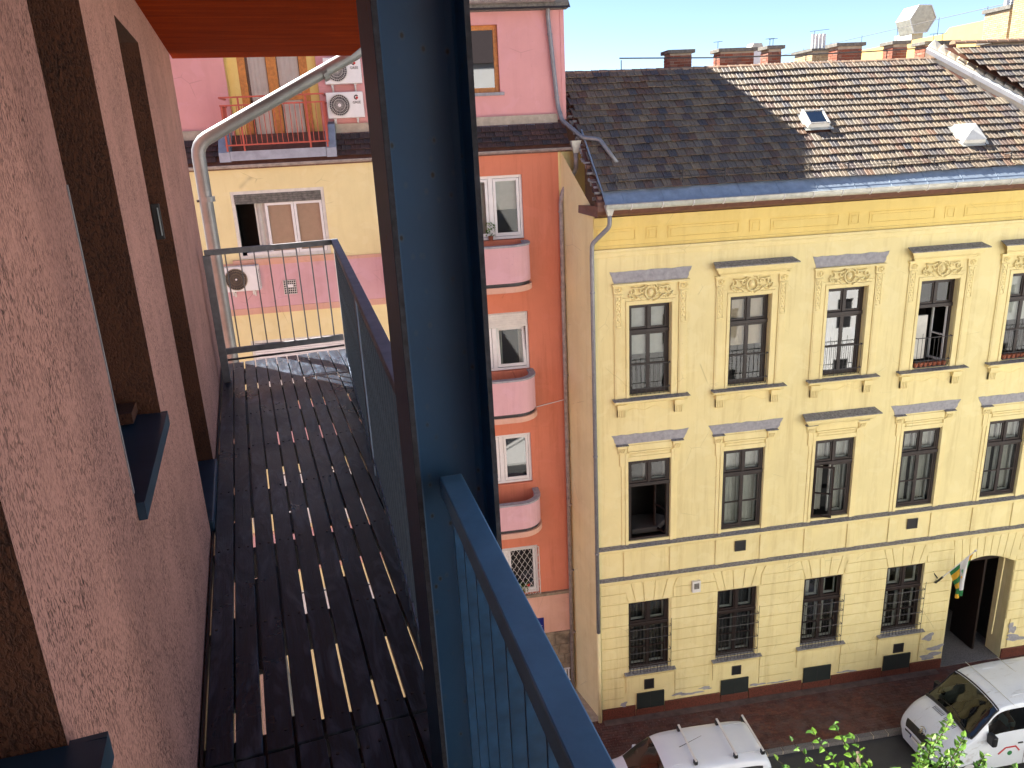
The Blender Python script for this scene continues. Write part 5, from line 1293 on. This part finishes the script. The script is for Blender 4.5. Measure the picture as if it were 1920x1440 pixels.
st = [(0,[(.52,.25),(.58,.42),(.60,.58),(.56,.66),(.46,.70),(.25,.72),(0,.73)]),
 (.12,[(.78,.22),(.84,.45),(.82,.70),(.76,.78),(.62,.83),(.34,.86),(0,.87)]),
 (.5,[(.86,.2),(.90,.5),(.88,.84),(.82,.92),(.66,.97),(.35,1.0),(0,1.01)]),
 (1.06,[(.88,.2),(.905,.5),(.89,.95),(.84,1.04),(.70,1.10),(.36,1.14),(0,1.15)]),
 (1.50,[(.88,.2),(.905,.5),(.895,1.0),(.80,1.34),(.68,1.42),(.36,1.47),(0,1.48)]),
 (1.98,[(.88,.2),(.905,.5),(.895,1.02),(.76,1.58),(.66,1.70),(.36,1.76),(0,1.775)]),
 (2.6,[(.88,.2),(.905,.5),(.895,1.03),(.76,1.62),(.66,1.76),(.36,1.81),(0,1.82)]),
 (3.4,[(.88,.2),(.905,.5),(.895,1.03),(.76,1.62),(.66,1.76),(.36,1.81),(0,1.82)]),
 (4.2,[(.88,.22),(.90,.5),(.885,1.03),(.76,1.60),(.65,1.73),(.35,1.78),(0,1.79)]),
 (4.52,[(.87,.3),(.89,.5),(.87,1.02),(.76,1.52),(.64,1.66),(.34,1.71),(0,1.72)]),
 (4.62,[(.82,.35),(.86,.55),(.84,1.0),(.74,1.42),(.62,1.54),(.33,1.59),(0,1.60)])]
def cls(u, v, nv):
    s = min(v, nv-v)
    if 3.12 < u < 4.86 and s > 3.4: return 'windshield'
    if 2.2 < s < 2.95 and (4.75 < u < 6.35): return 'side_window|'+('a' if v < nv/2 else 'b')
    if 2.2 < s < 2.95 and (6.5 < u < 8.4): return 'rear_side_window|'+('a' if v < nv/2 else 'b')
    return 'body'
cm = {'body': M['carwhite'], 'windshield': M['carglass'], 'side_window': M['carglass'], 'rear_side_window': M['black']}
g, P, SU, SV = loft_body(C, [(x_, [(a_, b_*CZ if b_ > .6 else b_) for a_, b_ in r_]) for x_, r_ in st], 3.62, 15.38, RZ0, cls, cm)
MB().box(4.9,7.9,14.65,16.1,.15,.75).build('interior', M['interior'], C)
for y in (14.95,15.8): 
    MB().box(5.7,6.2,y-.24,y+.24,.45,.85).build('seat', M['interior'], C); MB().beam((6.15,y,.8),(6.3,y,1.25),.46,.12,(1,0,0)).build('seat', M['interior'], C)
for x in (4.45, 7.35):
    for y in (14.60, 16.16): wheel(C, x, y, .19, .31, .2)
for i, x in enumerate((6.26, 7.32, 8.04)):
    y0, y1 = 14.72, 16.02; z = 1.96 if i < 2 else 1.945
    b = MB().beam((x,y0,z),(x+.02,y1,z),.055,.032).build('roof_bar', M['alu'], C, bevel=.008)
    for y in (y0+.06, y1-.06): MB().box(x-.045,x+.05,y-.055,y+.055,z-.13,z-.012).build('bar_foot', M['black'], b, bevel=.015)
MB().tube([(5.95,15.38,1.80),(6.65,15.38,2.10)], .0065, 6, rs=[.009,.004]).build('aerial', M['black'], C)
MB().tube([(5.93,15.38,1.775),(5.97,15.38,1.815)], .018, 8).build('aerial_foot', M['black'], C)
for s in (-1, 1):
    y = 15.38+s*.98; o = MB().box(5.12,5.25,y-.12,y+.10,.98,1.16).build('door_mirror', M['carwhite'], C, bevel=.04)
    for z_ in (15.38+s*.5,): MB().beam((5.7,z_,1.815),(8.0,z_,1.83),.012,.012).build('roof_seam', M['carwhite'], C)
m = MB()
for s in (-1, 1): 
    yy = 15.38+s*.93
    for x in (5.55, 6.55, 7.5): m.beam((x,yy-s*.015,.2),(x+.02,yy-s*.02,.95),.006,.006,(0,1,0))
m.build('door_gap', M['black'], C)
m = MB()
for s in (-1, 1): m.box(3.68,3.95,15.38+s*.70-.12,15.38+s*.70+.12,.58,.66)
m.build('headlight', M['headlight'], C, bevel=.03)
MB().box(8.24,8.27,14.62,14.75,.7,1.3).build('tail_light', M['red'], C)

V = thing('delivery_van', 'dirty white delivery van with rust stained roof and lion badge facing along the kerb', 'van', (15, 15.6, RZ0))
yv = 15.62; vx = 13.05
VZ = 1.065
sv = [(.02,[(.52,.25),(.60,.38),(.62,.48),(.58,.53),(.48,.56),(.26,.58),(0,.585)]),
 (.12,[(.74,.22),(.82,.42),(.82,.58),(.77,.66),(.64,.70),(.34,.73),(0,.74)]),
 (.32,[(.88,.2),(.93,.45),(.92,.72),(.86,.84),(.72,.90),(.38,.95),(0,.96)]),
 (.58,[(.92,.2),(.97,.5),(.96,.92),(.90,1.03),(.76,1.10),(.39,1.15),(0,1.17)]),
 (.92,[(.92,.2),(.975,.6),(.96,1.08),(.91,1.19),(.78,1.26),(.40,1.31),(0,1.33)]),
 (1.30,[(.92,.2),(.975,.6),(.97,1.14),(.87,1.50),(.75,1.60),(.38,1.66),(0,1.68)]),
 (1.72,[(.92,.2),(.975,.6),(.97,1.16),(.84,1.84),(.73,1.95),(.38,2.01),(0,2.03)]),
 (2.5,[(.92,.2),(.975,.6),(.97,1.17),(.85,1.90),(.75,2.03),(.38,2.07),(0,2.09)]),
 (3.3,[(.92,.2),(.975,.6),(.97,1.17),(.85,1.90),(.75,2.04),(.38,2.08),(0,2.10)]),
 (4.05,[(.92,.2),(.975,.6),(.97,1.17),(.85,1.90),(.75,2.03),(.38,2.07),(0,2.09)]),
 (4.12,[(.90,.25),(.95,.6),(.95,1.15),(.83,1.86),(.72,1.98),(.36,2.02),(0,2.04)])]
sv = [(x_, [(a_, b_*VZ if b_ > .6 else b_) for a_, b_ in r_]) for x_, r_ in sv]
def clv(u, v, nv):
    s = min(v, nv-v)
    if 3.95 < u < 5.9 and s > 3.3: return 'windshield'
    if 2.15 < s < 2.98 and (5.1 < u < 7.7): return 'side_window|'+('a' if v < nv/2 else 'b')
    if (s < 1.25 and u < 2.6) or (s < 1.8 and u < 1.4): return 'bumper|'+('a' if v < nv/2 else 'b')
    return 'body'
loft_body(V, sv, vx, yv, RZ0, clv, {'body': M['vanwhite'], 'windshield': M['carglass'], 'side_window': M['carglass'], 'bumper': M['black']}, 6, 5)
MB().box(14.4,16.9,yv-.85,yv+.85,.1,.75).build('interior', M['interior'], V)
MB().box(14.1,14.45,yv-.8,yv+.8,.85,1.02).build('dashboard', M['interior'], V)
for x in (13.95, 16.4):
    for y in (yv-.86, yv+.86): wheel(V, x, y, .20, .33, .22)
# black gasket round the windscreen
def vg(u, v):       # surface sample on the van
    i = min(int(u), len(sv)-2); rows = []
    def ringp(st_, v_):
        ring = st_[1]; full = [(st_[0], -y, z) for y, z in ring]+[(st_[0], y, z) for y, z in ring[:-1][::-1]]; j = min(int(v_), len(full)-2)
        return cr(full[max(0,j-1)], full[j], full[j+1], full[min(len(full)-1,j+2)], v_-j)
    p = cr(ringp(sv[max(0,i-1)],v), ringp(sv[i],v), ringp(sv[i+1],v), ringp(sv[min(len(sv)-1,i+2)],v), u-i)
    return Vector((vx+p[0], yv+p[1], RZ0+p[2]))
pts = [vg(3.95, 3.3+5.4*t/16) for t in range(17)]+[vg(3.95+1.95*t/8, 8.7) for t in range(1, 9)]+[vg(5.9, 8.7-5.4*t/16) for t in range(1, 17)]+[vg(5.9-1.95*t/8, 3.3) for t in range(1, 9)]
MB().tube(pts, .022, 5, cap=False).build('windscreen_gasket', M['black'], V, smooth=True)
MB().tube([vg(4.0, 3.5+4.9*t/12)+Vector((-.05,0,.005)) for t in range(13)], .045, 6).build('cowl_panel', M['black'], V)
for v0, v1 in ((4.4, 7.2),):
    m = MB(); m.tube([vg(4.05,4.6)+Vector((0,0,.02)), vg(4.3,6.0)+Vector((0,0,.02)), vg(4.2,7.4)+Vector((0,0,.02))], .012, 5); m.build('wiper', M['black'], V)
for y0 in (-.42, .02):
    m = MB()
    for k in range(9):
        v_ = 6+(y0+k*.042)/.38*1.0; m.tube([vg(3.35, v_)+Vector((0,0,.004)), vg(3.68, v_)+Vector((0,0,.004))], .007, 4)
    m.build('bonnet_vent', M['black'], V)
for s in (-1, 1):
    m = MB(); vs = []; c_ = 6-s*3.35
    for a_ in range(5):
        for b_ in range(5): p = vg(1.75+1.0*a_/4, c_-s*(-.45+.9*b_/4)*1.0); vs.append(p+Vector((-.012,-s*-.0,.012)))
    m.add(vs, [(a_*5+b_, a_*5+b_+1, (a_+1)*5+b_+1, (a_+1)*5+b_) for a_ in range(4) for b_ in range(4)]); m.build('headlight', M['headlight'], V, smooth=True)
def vpatch(u0, u1, v0, v1, n, mm, off=.012):
    m = MB(); vs = [vg(u0+(u1-u0)*a_/n, v0+(v1-v0)*b_/mm)+Vector((-off,0,off*.6)) for a_ in range(n+1) for b_ in range(mm+1)]
    m.add(vs, [(a_*(mm+1)+b_, a_*(mm+1)+b_+1, (a_+1)*(mm+1)+b_+1, (a_+1)*(mm+1)+b_) for a_ in range(n) for b_ in range(mm)]); return m
vpatch(.55, 1.35, 4.2, 7.8, 4, 10).build('grille', M['black'], V, smooth=True)
vpatch(.02, .30, 4.0, 8.0, 3, 10, .008).build('lower_grille', M['black'], V, smooth=True)
# badge: a chrome ring with an upright lion figure built of small shapes
m = MB(); bc = vg(1.42, 6)+Vector((-.05,0,.04)); ax = Vector((-.75,0,.66)); ux = Vector((.66,0,.75))
def bp(y, z, h=0): return bc+Vector((0,y,0))+ux*z+ax*h
m.tube([bp(.125*math.cos(t*math.pi/9), .11*math.sin(t*math.pi/9)) for t in range(1, 12)], .014, 6)
for (y, z, r) in ((0,.0,.03),(.02,.045,.024),(-.01,-.04,.022),(-.045,.02,.012),(-.05,-.01,.012),(-.03,-.07,.013),(.02,-.075,.013),(.05,-.03,.01),(.06,.02,.01)): m.tube([bp(y,z,.012), bp(y,z,-.02)], r, 8)
m.build('badge', M['chrome'], V)
m = MB(); c0 = vg(.12, 6)+Vector((-.03,0,-.02)); m.add([c0+Vector((.0,-.27,-.06)),c0+Vector((0,.25,-.06)),c0+Vector((.03,.25,.05)),c0+Vector((.03,-.27,.05))], [(0,1,2,3)]); m.build('number_plate', M['white'], V)
m = MB(); m.add([c0+Vector((-.002,.21,-.06)),c0+Vector((-.002,.25,-.06)),c0+Vector((.028,.25,.05)),c0+Vector((.028,.21,.05))], [(0,1,2,3)]); m.build('plate_band', M['blue_sign'], V)
for s in (-1, 1):
    y = yv+s*1.06; o = MB().box(14.35,14.50,y-.13,y+.12,1.05,1.36).build('door_mirror', M['black'], V, bevel=.04)
    MB().box(14.505,14.51,y-.10,y+.09,1.09,1.32).build('mirror_glass', M['chrome'], o); MB().beam((14.5,yv+s*.86,1.12),(14.42,y,1.1),.08,.08).build('mirror_arm', M['black'], o)
m = MB()
for sx in (15.05, 16.05): m.beam((sx,yv-.93,2.085),(sx,yv+.0,2.11),.012,.010); m.beam((sx,yv,2.11),(sx,yv+.9,2.085),.012,.010)
m.build('roof_seam', M['gutter'], V)
for y in (-.55,-.3,.3,.55): MB().beam((15.3,yv+y,2.085-.02*abs(y)),(17.0,yv+y,2.095-.02*abs(y)),.03,.012).build('roof_rib', M['vanwhite'], V)
m = MB(); ys = yv-.985
for x in (14.25, 15.55): m.tube([(x,ys+.0,.15),(x,ys-.0,.72),(x+.0,ys+.03,1.05)], .005, 4)
m.build('door_gap', M['black'], V)
MB().box(15.3,15.45,ys-.02,ys+.0,.86,.90).build('door_handle', M['black'], V, bevel=.005)
m = MB(); hxp = [(14.75,.60),(14.95,.78),(15.25,.78),(15.38,.62)]
for a_, b_ in zip(hxp, hxp[1:]): m.beam((a_[0],ys-.004,a_[1]),(b_[0],ys-.004,b_[1]),.04,.012,(0,1,0))
m.build('door_emblem', M['red'], V); MB().tube([(15.1,ys-.008,.58),(15.1,ys+.002,.58)], .07, 14).build('door_emblem_dot', M['green'], V)
# dropside bed behind the cab
MB().box(17.25,19.5,yv-.98,yv+.98,.55,.68).build('load_bed', M['black'], V); MB().box(17.25,17.32,yv-.95,yv+.95,.68,2.0).build('headboard', M['black'], V)
MB().tube([(17.28,yv+.9,1.9),(17.28,yv+.9,2.15)], .05, 10).build('headboard_post', M['black'], V)
for y in (yv-.86, yv+.86): wheel(V, 18.6, y, .20, .33, .22)

# driver: one continuous skinned figure
def person(name, label, nodes, edges, loc, mat, clothes=None):
    root = thing(name, label, 'person', loc)
    me = bpy.data.meshes.new('body'); me.from_pydata([Vector(n[0]) for n in nodes], edges, []); me.materials.append(mat)
    o = bpy.data.objects.new('body', me); COL.objects.link(o); o.parent = root; o.location = (0,0,0)
    sk = o.modifiers.new('skin', 'SKIN'); sk.use_smooth_shade = True
    for i, n in enumerate(nodes): me.skin_vertices[0].data[i].radius = n[1] if isinstance(n[1], tuple) else (n[1], n[1]); me.skin_vertices[0].data[i].use_root = (i == 0)
    o.modifiers.new('sub', 'SUBSURF').levels = 2; o.modifiers['sub'].render_levels = 2
    return root, o
# local: seat point = origin, facing -X
nd = [((0,0,.1),(.15,.17)),((.03,0,.32),(.12,.16)),((.05,0,.5),(.13,.19)),((.04,0,.60),(.055,.06)),((.02,0,.68),(.05,.05)),((.0,0,.78),(.085,.075)),((.0,0,.87),(.08,.07)),
      ((.04,-.19,.53),.06),((-.02,-.27,.33),.045),((-.16,-.36,.34),.035),((-.26,-.34,.36),.026),((.04,.19,.53),.06),((-.08,.25,.33),.045),((-.30,.18,.40),.035),((-.38,.14,.42),.026),
      ((-.42,-.12,.12),.085),((-.5,-.12,-.3),.06),((-.42,.12,.12),.085),((-.5,.12,-.3),.06),((-.62,-.12,-.34),.04),((-.62,.12,-.34),.04)]
ed = [(0,1),(1,2),(2,3),(3,4),(4,5),(5,6),(2,7),(7,8),(8,9),(9,10),(2,11),(11,12),(12,13),(13,14),(0,15),(15,16),(0,17),(17,18),(16,19),(18,20)]
for hi, (sx, sy) in ((10, (-1, 1)), (14, (-1, -1))):
    hx_, hy_, hz_ = nd[hi][0]
    for k in range(4):
        L = (.065,.075,.07,.055)[k]; y_ = hy_+(k-1.5)*.018
        nd.append(((hx_-.05, y_, hz_+.01), .0095)); a_ = len(nd)-1; nd.append(((hx_-.05-L*.6, y_, hz_-.005), .009)); nd.append(((hx_-.05-L, y_, hz_-.03), .008)); ed += [(hi, a_), (a_, a_+1), (a_+1, a_+2)]
    nd.append(((hx_-.02, hy_-.035*(1 if hi == 10 else -1)*-1, hz_), .011)); a_ = len(nd)-1; nd.append(((hx_-.06, hy_+.05*(1 if hi == 10 else -1), hz_-.01), .009)); ed += [(hi, a_), (a_, a_+1)]
dr, db = person('person', 'driver in a white t-shirt with bare forearm behind the van side window', nd, ed, (15.35, 15.18, .72), M['skin'])
def shell(nodes, edges, mat, nm):
    me = bpy.data.meshes.new(nm); me.from_pydata([Vector(n[0]) for n in nodes], edges, []); me.materials.append(mat)
    o = bpy.data.objects.new(nm, me); COL.objects.link(o); o.parent = dr; sk = o.modifiers.new('skin', 'SKIN'); sk.use_smooth_shade = True
    for i, n in enumerate(nodes): me.skin_vertices[0].data[i].radius = n[1] if isinstance(n[1], tuple) else (n[1], n[1]); me.skin_vertices[0].data[i].use_root = (i == 0)
    o.modifiers.new('sub', 'SUBSURF').levels = 2
shell([((0,0,.06),(.165,.185)),((.03,0,.32),(.135,.175)),((.05,0,.5),(.145,.205)),((.045,0,.565),(.075,.09)),((.04,-.19,.53),.074),((.0,-.245,.40),.062),((.04,.19,.53),.074),((-.04,.235,.40),.062)], [(0,1),(1,2),(2,3),(2,4),(4,5),(2,6),(6,7)], M['shirt'], 'shirt')
shell([((.02,0,.83),(.092,.085)),((.03,0,.89),(.085,.08)),((.06,0,.78),(.06,.075))], [(0,1),(0,2)], M['dark'], 'hair')
MB().add([(15.35-.088,15.18-.03,1.53),(15.35-.088,15.18+.03,1.53),(15.35-.115,15.18,1.485)], [(0,1,2)]).build('nose', M['skin'], dr)
MB().box(15.45,15.95,14.9,15.5,.62,.80).build('seat', M['interior'], V)

# ================================================================== FLAG, WALL BOX
FL = thing('flag', 'green, gold and white flag hanging from a slanted pole by the arched doorway', 'flag', (15.25, FY, 3.7))
p0, p1 = Vector((15.62,FY-.08,3.30)), Vector((16.05,FY-.90,4.76))
MB().tube([p0, p1], .016, 8).build('pole', M['white'], FL)
MB().tube([p0-(p1-p0)*.04, p0+(p1-p0)*.16], .032, 8).build('pole_socket', M['black'], FL); MB().tube([p1,p1+(p1-p0).normalized()*.05], .028, 8).build('finial', M['alu'], FL)
MB().beam(p0+Vector((0,.0,.12)), Vector((15.50,FY,3.62)), .02, .03).build('pole_bracket', M['black'], FL)
q0, q1 = p0+(p1-p0)*.34, p0+(p1-p0)*.97; n1, n2 = 18, 20; cellsf = {'green': MB(), 'gold': MB(), 'white': MB()}
def fp(u, v):
    b = q0.lerp(q1, u); drop = v*1.5; hang = .10+.14*(1-v)
    c = q0.lerp(q1, .62); k = min(1, v*1.5); x = b.x*(1-k*.72)+c.x*k*.72; y = b.y*(1-k*.72)+c.y*k*.72
    return Vector((x+.035*math.sin(u*15+v*2)*k, y+.05*math.sin(u*13+1)*k, b.z-drop*(.55+.45*u)-.0))
for i in range(n1):
    for j in range(n2):
        u, v = (i+.5)/n1, (j+.5)/n2
        if .42 < u < .86 and v < .86: key = 'white'
        else: key = 'green' if (int(v*6+ (1 if u > .5 else 0)) % 2 == 0) else 'gold'
        cellsf[key].quad(fp(i/n1,j/n2), fp((i+1)/n1,j/n2), fp((i+1)/n1,(j+1)/n2), fp(i/n1,(j+1)/n2))
for key, mt in (('green','green'),('gold','gold'),('white','white')): cellsf[key].build('cloth_'+key, M[mt], FL, smooth=True)
m = MB(); e0 = fp(.62,.30)
for k in range(7):
    a_ = k/7*6.28; c = e0+Vector((0,-.025,0)); d_ = Vector((math.cos(a_),0,math.sin(a_)))*.07; n_ = Vector((-math.sin(a_),0,math.cos(a_)))*.018
    m.add([c, c+d_*.5+n_, c+d_, c+d_*.5-n_], [(0,1,2,3)])
m.beam(e0+Vector((0,-.025,-.02)), e0+Vector((0,-.03,-.16)), .02, .008, (0,1,0)); m.build('emblem', M['green'], FL)
MB().box(e0.x-.05,e0.x+.05,e0.y-.04,e0.y-.03,e0.z-.24,e0.z-.17).build('emblem_foot', M['gold'], FL)
WB = thing('meter_box', 'small grey wall box between the two left ground floor windows', 'box', (7.8, FY, 4.1))
MB().box(7.67,7.92,FY-.11,FY-.017,4.10,4.47).build('box_case', M['grime_white'], WB, bevel=.01); MB().box(7.72,7.87,FY-.118,FY-.111,4.22,4.40).build('box_label', M['capstone'], WB)

# ================================================================== TREE IN THE STREET
T = thing('street_tree', 'leafy green street tree with sunlit top shoots rising at the bottom right', 'tree', (4.2, 5.2, RZ0))
tr_ = MB(); tr_.tube([(4.2,5.2,-.12),(4.25,5.15,3),(4.15,5.0,6),(4.1,4.9,9)], .2, 12, rs=[.24,.19,.15,.08])
leaves = []
rr = random.Random(21)
limbs = []
for k in range(14):
    a_ = k*2.4; z0 = 5+k*.32; r = 1.9-.05*k; e_ = Vector((4.15+r*math.cos(a_), 5.0+r*math.sin(a_), z0+1.6+rr.uniform(0,.6))); limbs.append(e_)
    tr_.tube([(4.15,5.0,z0),(4.15+r*.5*math.cos(a_),5+r*.5*math.sin(a_),z0+.9),e_], .05, 6, rs=[.07,.04,.02])
tr_.build('trunk', M['bark'], T, smooth=True)
def leaf_at(c, d, up, size):
    """pointed oval leaf, folded along its midrib: 6 triangles"""
    d = d.normalized(); s = d.cross(up).normalized(); n = s.cross(d).normalized(); L, w_ = size, size*.34
    vs = [c, c+d*L*.3+s*w_+n*.006, c+d*L*.65+s*w_*.8+n*.004, c+d*L-n*.01, c+d*L*.65-s*w_*.8+n*.004, c+d*L*.3-s*w_+n*.006, c+d*L*.45-n*.005]
    return vs, [(0,6,1),(1,6,2),(2,6,3),(3,6,4),(4,6,5),(5,6,0)]
shoots = [  # measured tips of the shoots in view: (tip, length, curvature)
 ((2.70,4.52,12.42),.55),((2.86,4.50,12.50),.6),((2.98,4.42,12.62),.65),((3.08,4.34,12.56),.6),((2.58,4.50,12.28),.4),
 ((3.74,4.16,12.80),.75),((3.64,4.2,12.62),.6),((3.84,4.12,12.66),.6),((3.52,4.1,12.45),.5),((3.92,4.0,12.58),.5),((3.70,4.0,12.42),.5),((3.58,4.0,12.36),.5),((3.80,4.0,12.44),.5),((3.45,4.12,12.34),.4),((3.9,3.95,12.42),.5),
 ((3.6,4.25,12.5),.5),((3.7,4.1,12.55),.6),((3.78,4.05,12.62),.6),((3.86,3.92,12.56),.6),((4.1,3.72,12.62),.7),((4.2,3.6,12.66),.7),((4.26,3.68,12.74),.7),
 ((4.02,3.82,12.62),.6),((4.12,3.74,12.70),.6),((4.22,3.70,12.68),.6),((3.96,3.86,12.48),.5),((4.08,3.76,12.50),.5),((4.3,3.6,12.6),.6),((4.18,3.66,12.48),.5),((4.05,3.7,12.38),.5),((3.35,4.1,12.2),.4),((3.98,3.75,12.55),.5),((4.15,3.6,12.58),.5)]
tw_ = MB(); lf = []
for si, (tip, L) in enumerate(shoots):
    tip = Vector(tip)+Vector((0,0,0 if si < 5 else -.05)); base = Vector((3.9, 4.6, 11.4)).lerp(tip, .45)+Vector((rr.uniform(-.1,.1), rr.uniform(-.1,.1), -L*.3)); midp = base.lerp(tip, .5)+Vector((rr.uniform(-.06,.06), rr.uniform(-.06,.06), -.05))
    def bez(t): return base*(1-t)**2+midp*2*t*(1-t)+tip*t*t
    tw_.tube([bez(t/6) for t in range(7)], .006, 5, rs=[.009-.001*t for t in range(7)])
    n = int(L*(26 if si < 5 else 48))
    for k in range(n):
        t = .25+.75*(k+1)/n; c = bez(t); ax = (bez(min(1,t+.02))-bez(t-.02)).normalized(); sd_ = ax.orthogonal().normalized()
        ang = k*2.4+rr.random(); out = (sd_*math.cos(ang)+ax.cross(sd_)*math.sin(ang))*.9+ax*.55
        lf.append((c, out, Vector((rr.uniform(-.4,.4), rr.uniform(-.4,.4), 1)), rr.uniform(.05,.075)*(1.1-.25*t)))
tw_.build('twigs', M['bark'], T)
rest = MB(); nleaf = 0
for c, d_, u_, s_ in lf:
    vs, fs = leaf_at(c, d_, u_, s_)
    if nleaf < 300 and c.z > 12.2: m = MB(); m.add(vs, fs); m.build('leaf', M['leaf'], T); nleaf += 1
    else: rest.add(vs, fs)
for k in range(9000):
    e_ = rr.choice(limbs); c = e_+Vector((rr.gauss(0,.55), rr.gauss(0,.55), rr.gauss(.2,.5)))
    if c.z > 16.8-(.965-.23*(c.x/max(.5,c.y)-.33))*math.hypot(c.x, c.y): continue
    d_ = Vector((rr.uniform(-1,1), rr.uniform(-1,1), rr.uniform(-.6,.5))); vs, fs = leaf_at(c, d_, Vector((rr.uniform(-.5,.5), rr.uniform(-.5,.5), 1)), rr.uniform(.06,.10)); rest.add(vs, fs)
for k in range(2600):
    c = Vector((3.85,4.3,11.5))+Vector((rr.gauss(0,.45), rr.gauss(0,.45), rr.gauss(0,.32)))
    if c.z > 16.9-(.965-.23*(c.x/max(.5,c.y)-.33))*math.hypot(c.x, c.y): continue
    d_ = Vector((rr.uniform(-1,1), rr.uniform(-1,1), rr.uniform(-.6,.5))); vs, fs = leaf_at(c, d_, Vector((rr.uniform(-.5,.5), rr.uniform(-.5,.5), 1)), rr.uniform(.06,.09)); rest.add(vs, fs)
rest.build('crown', M['leaf'], T, kind='stuff')
bpy.context.view_layer.update()
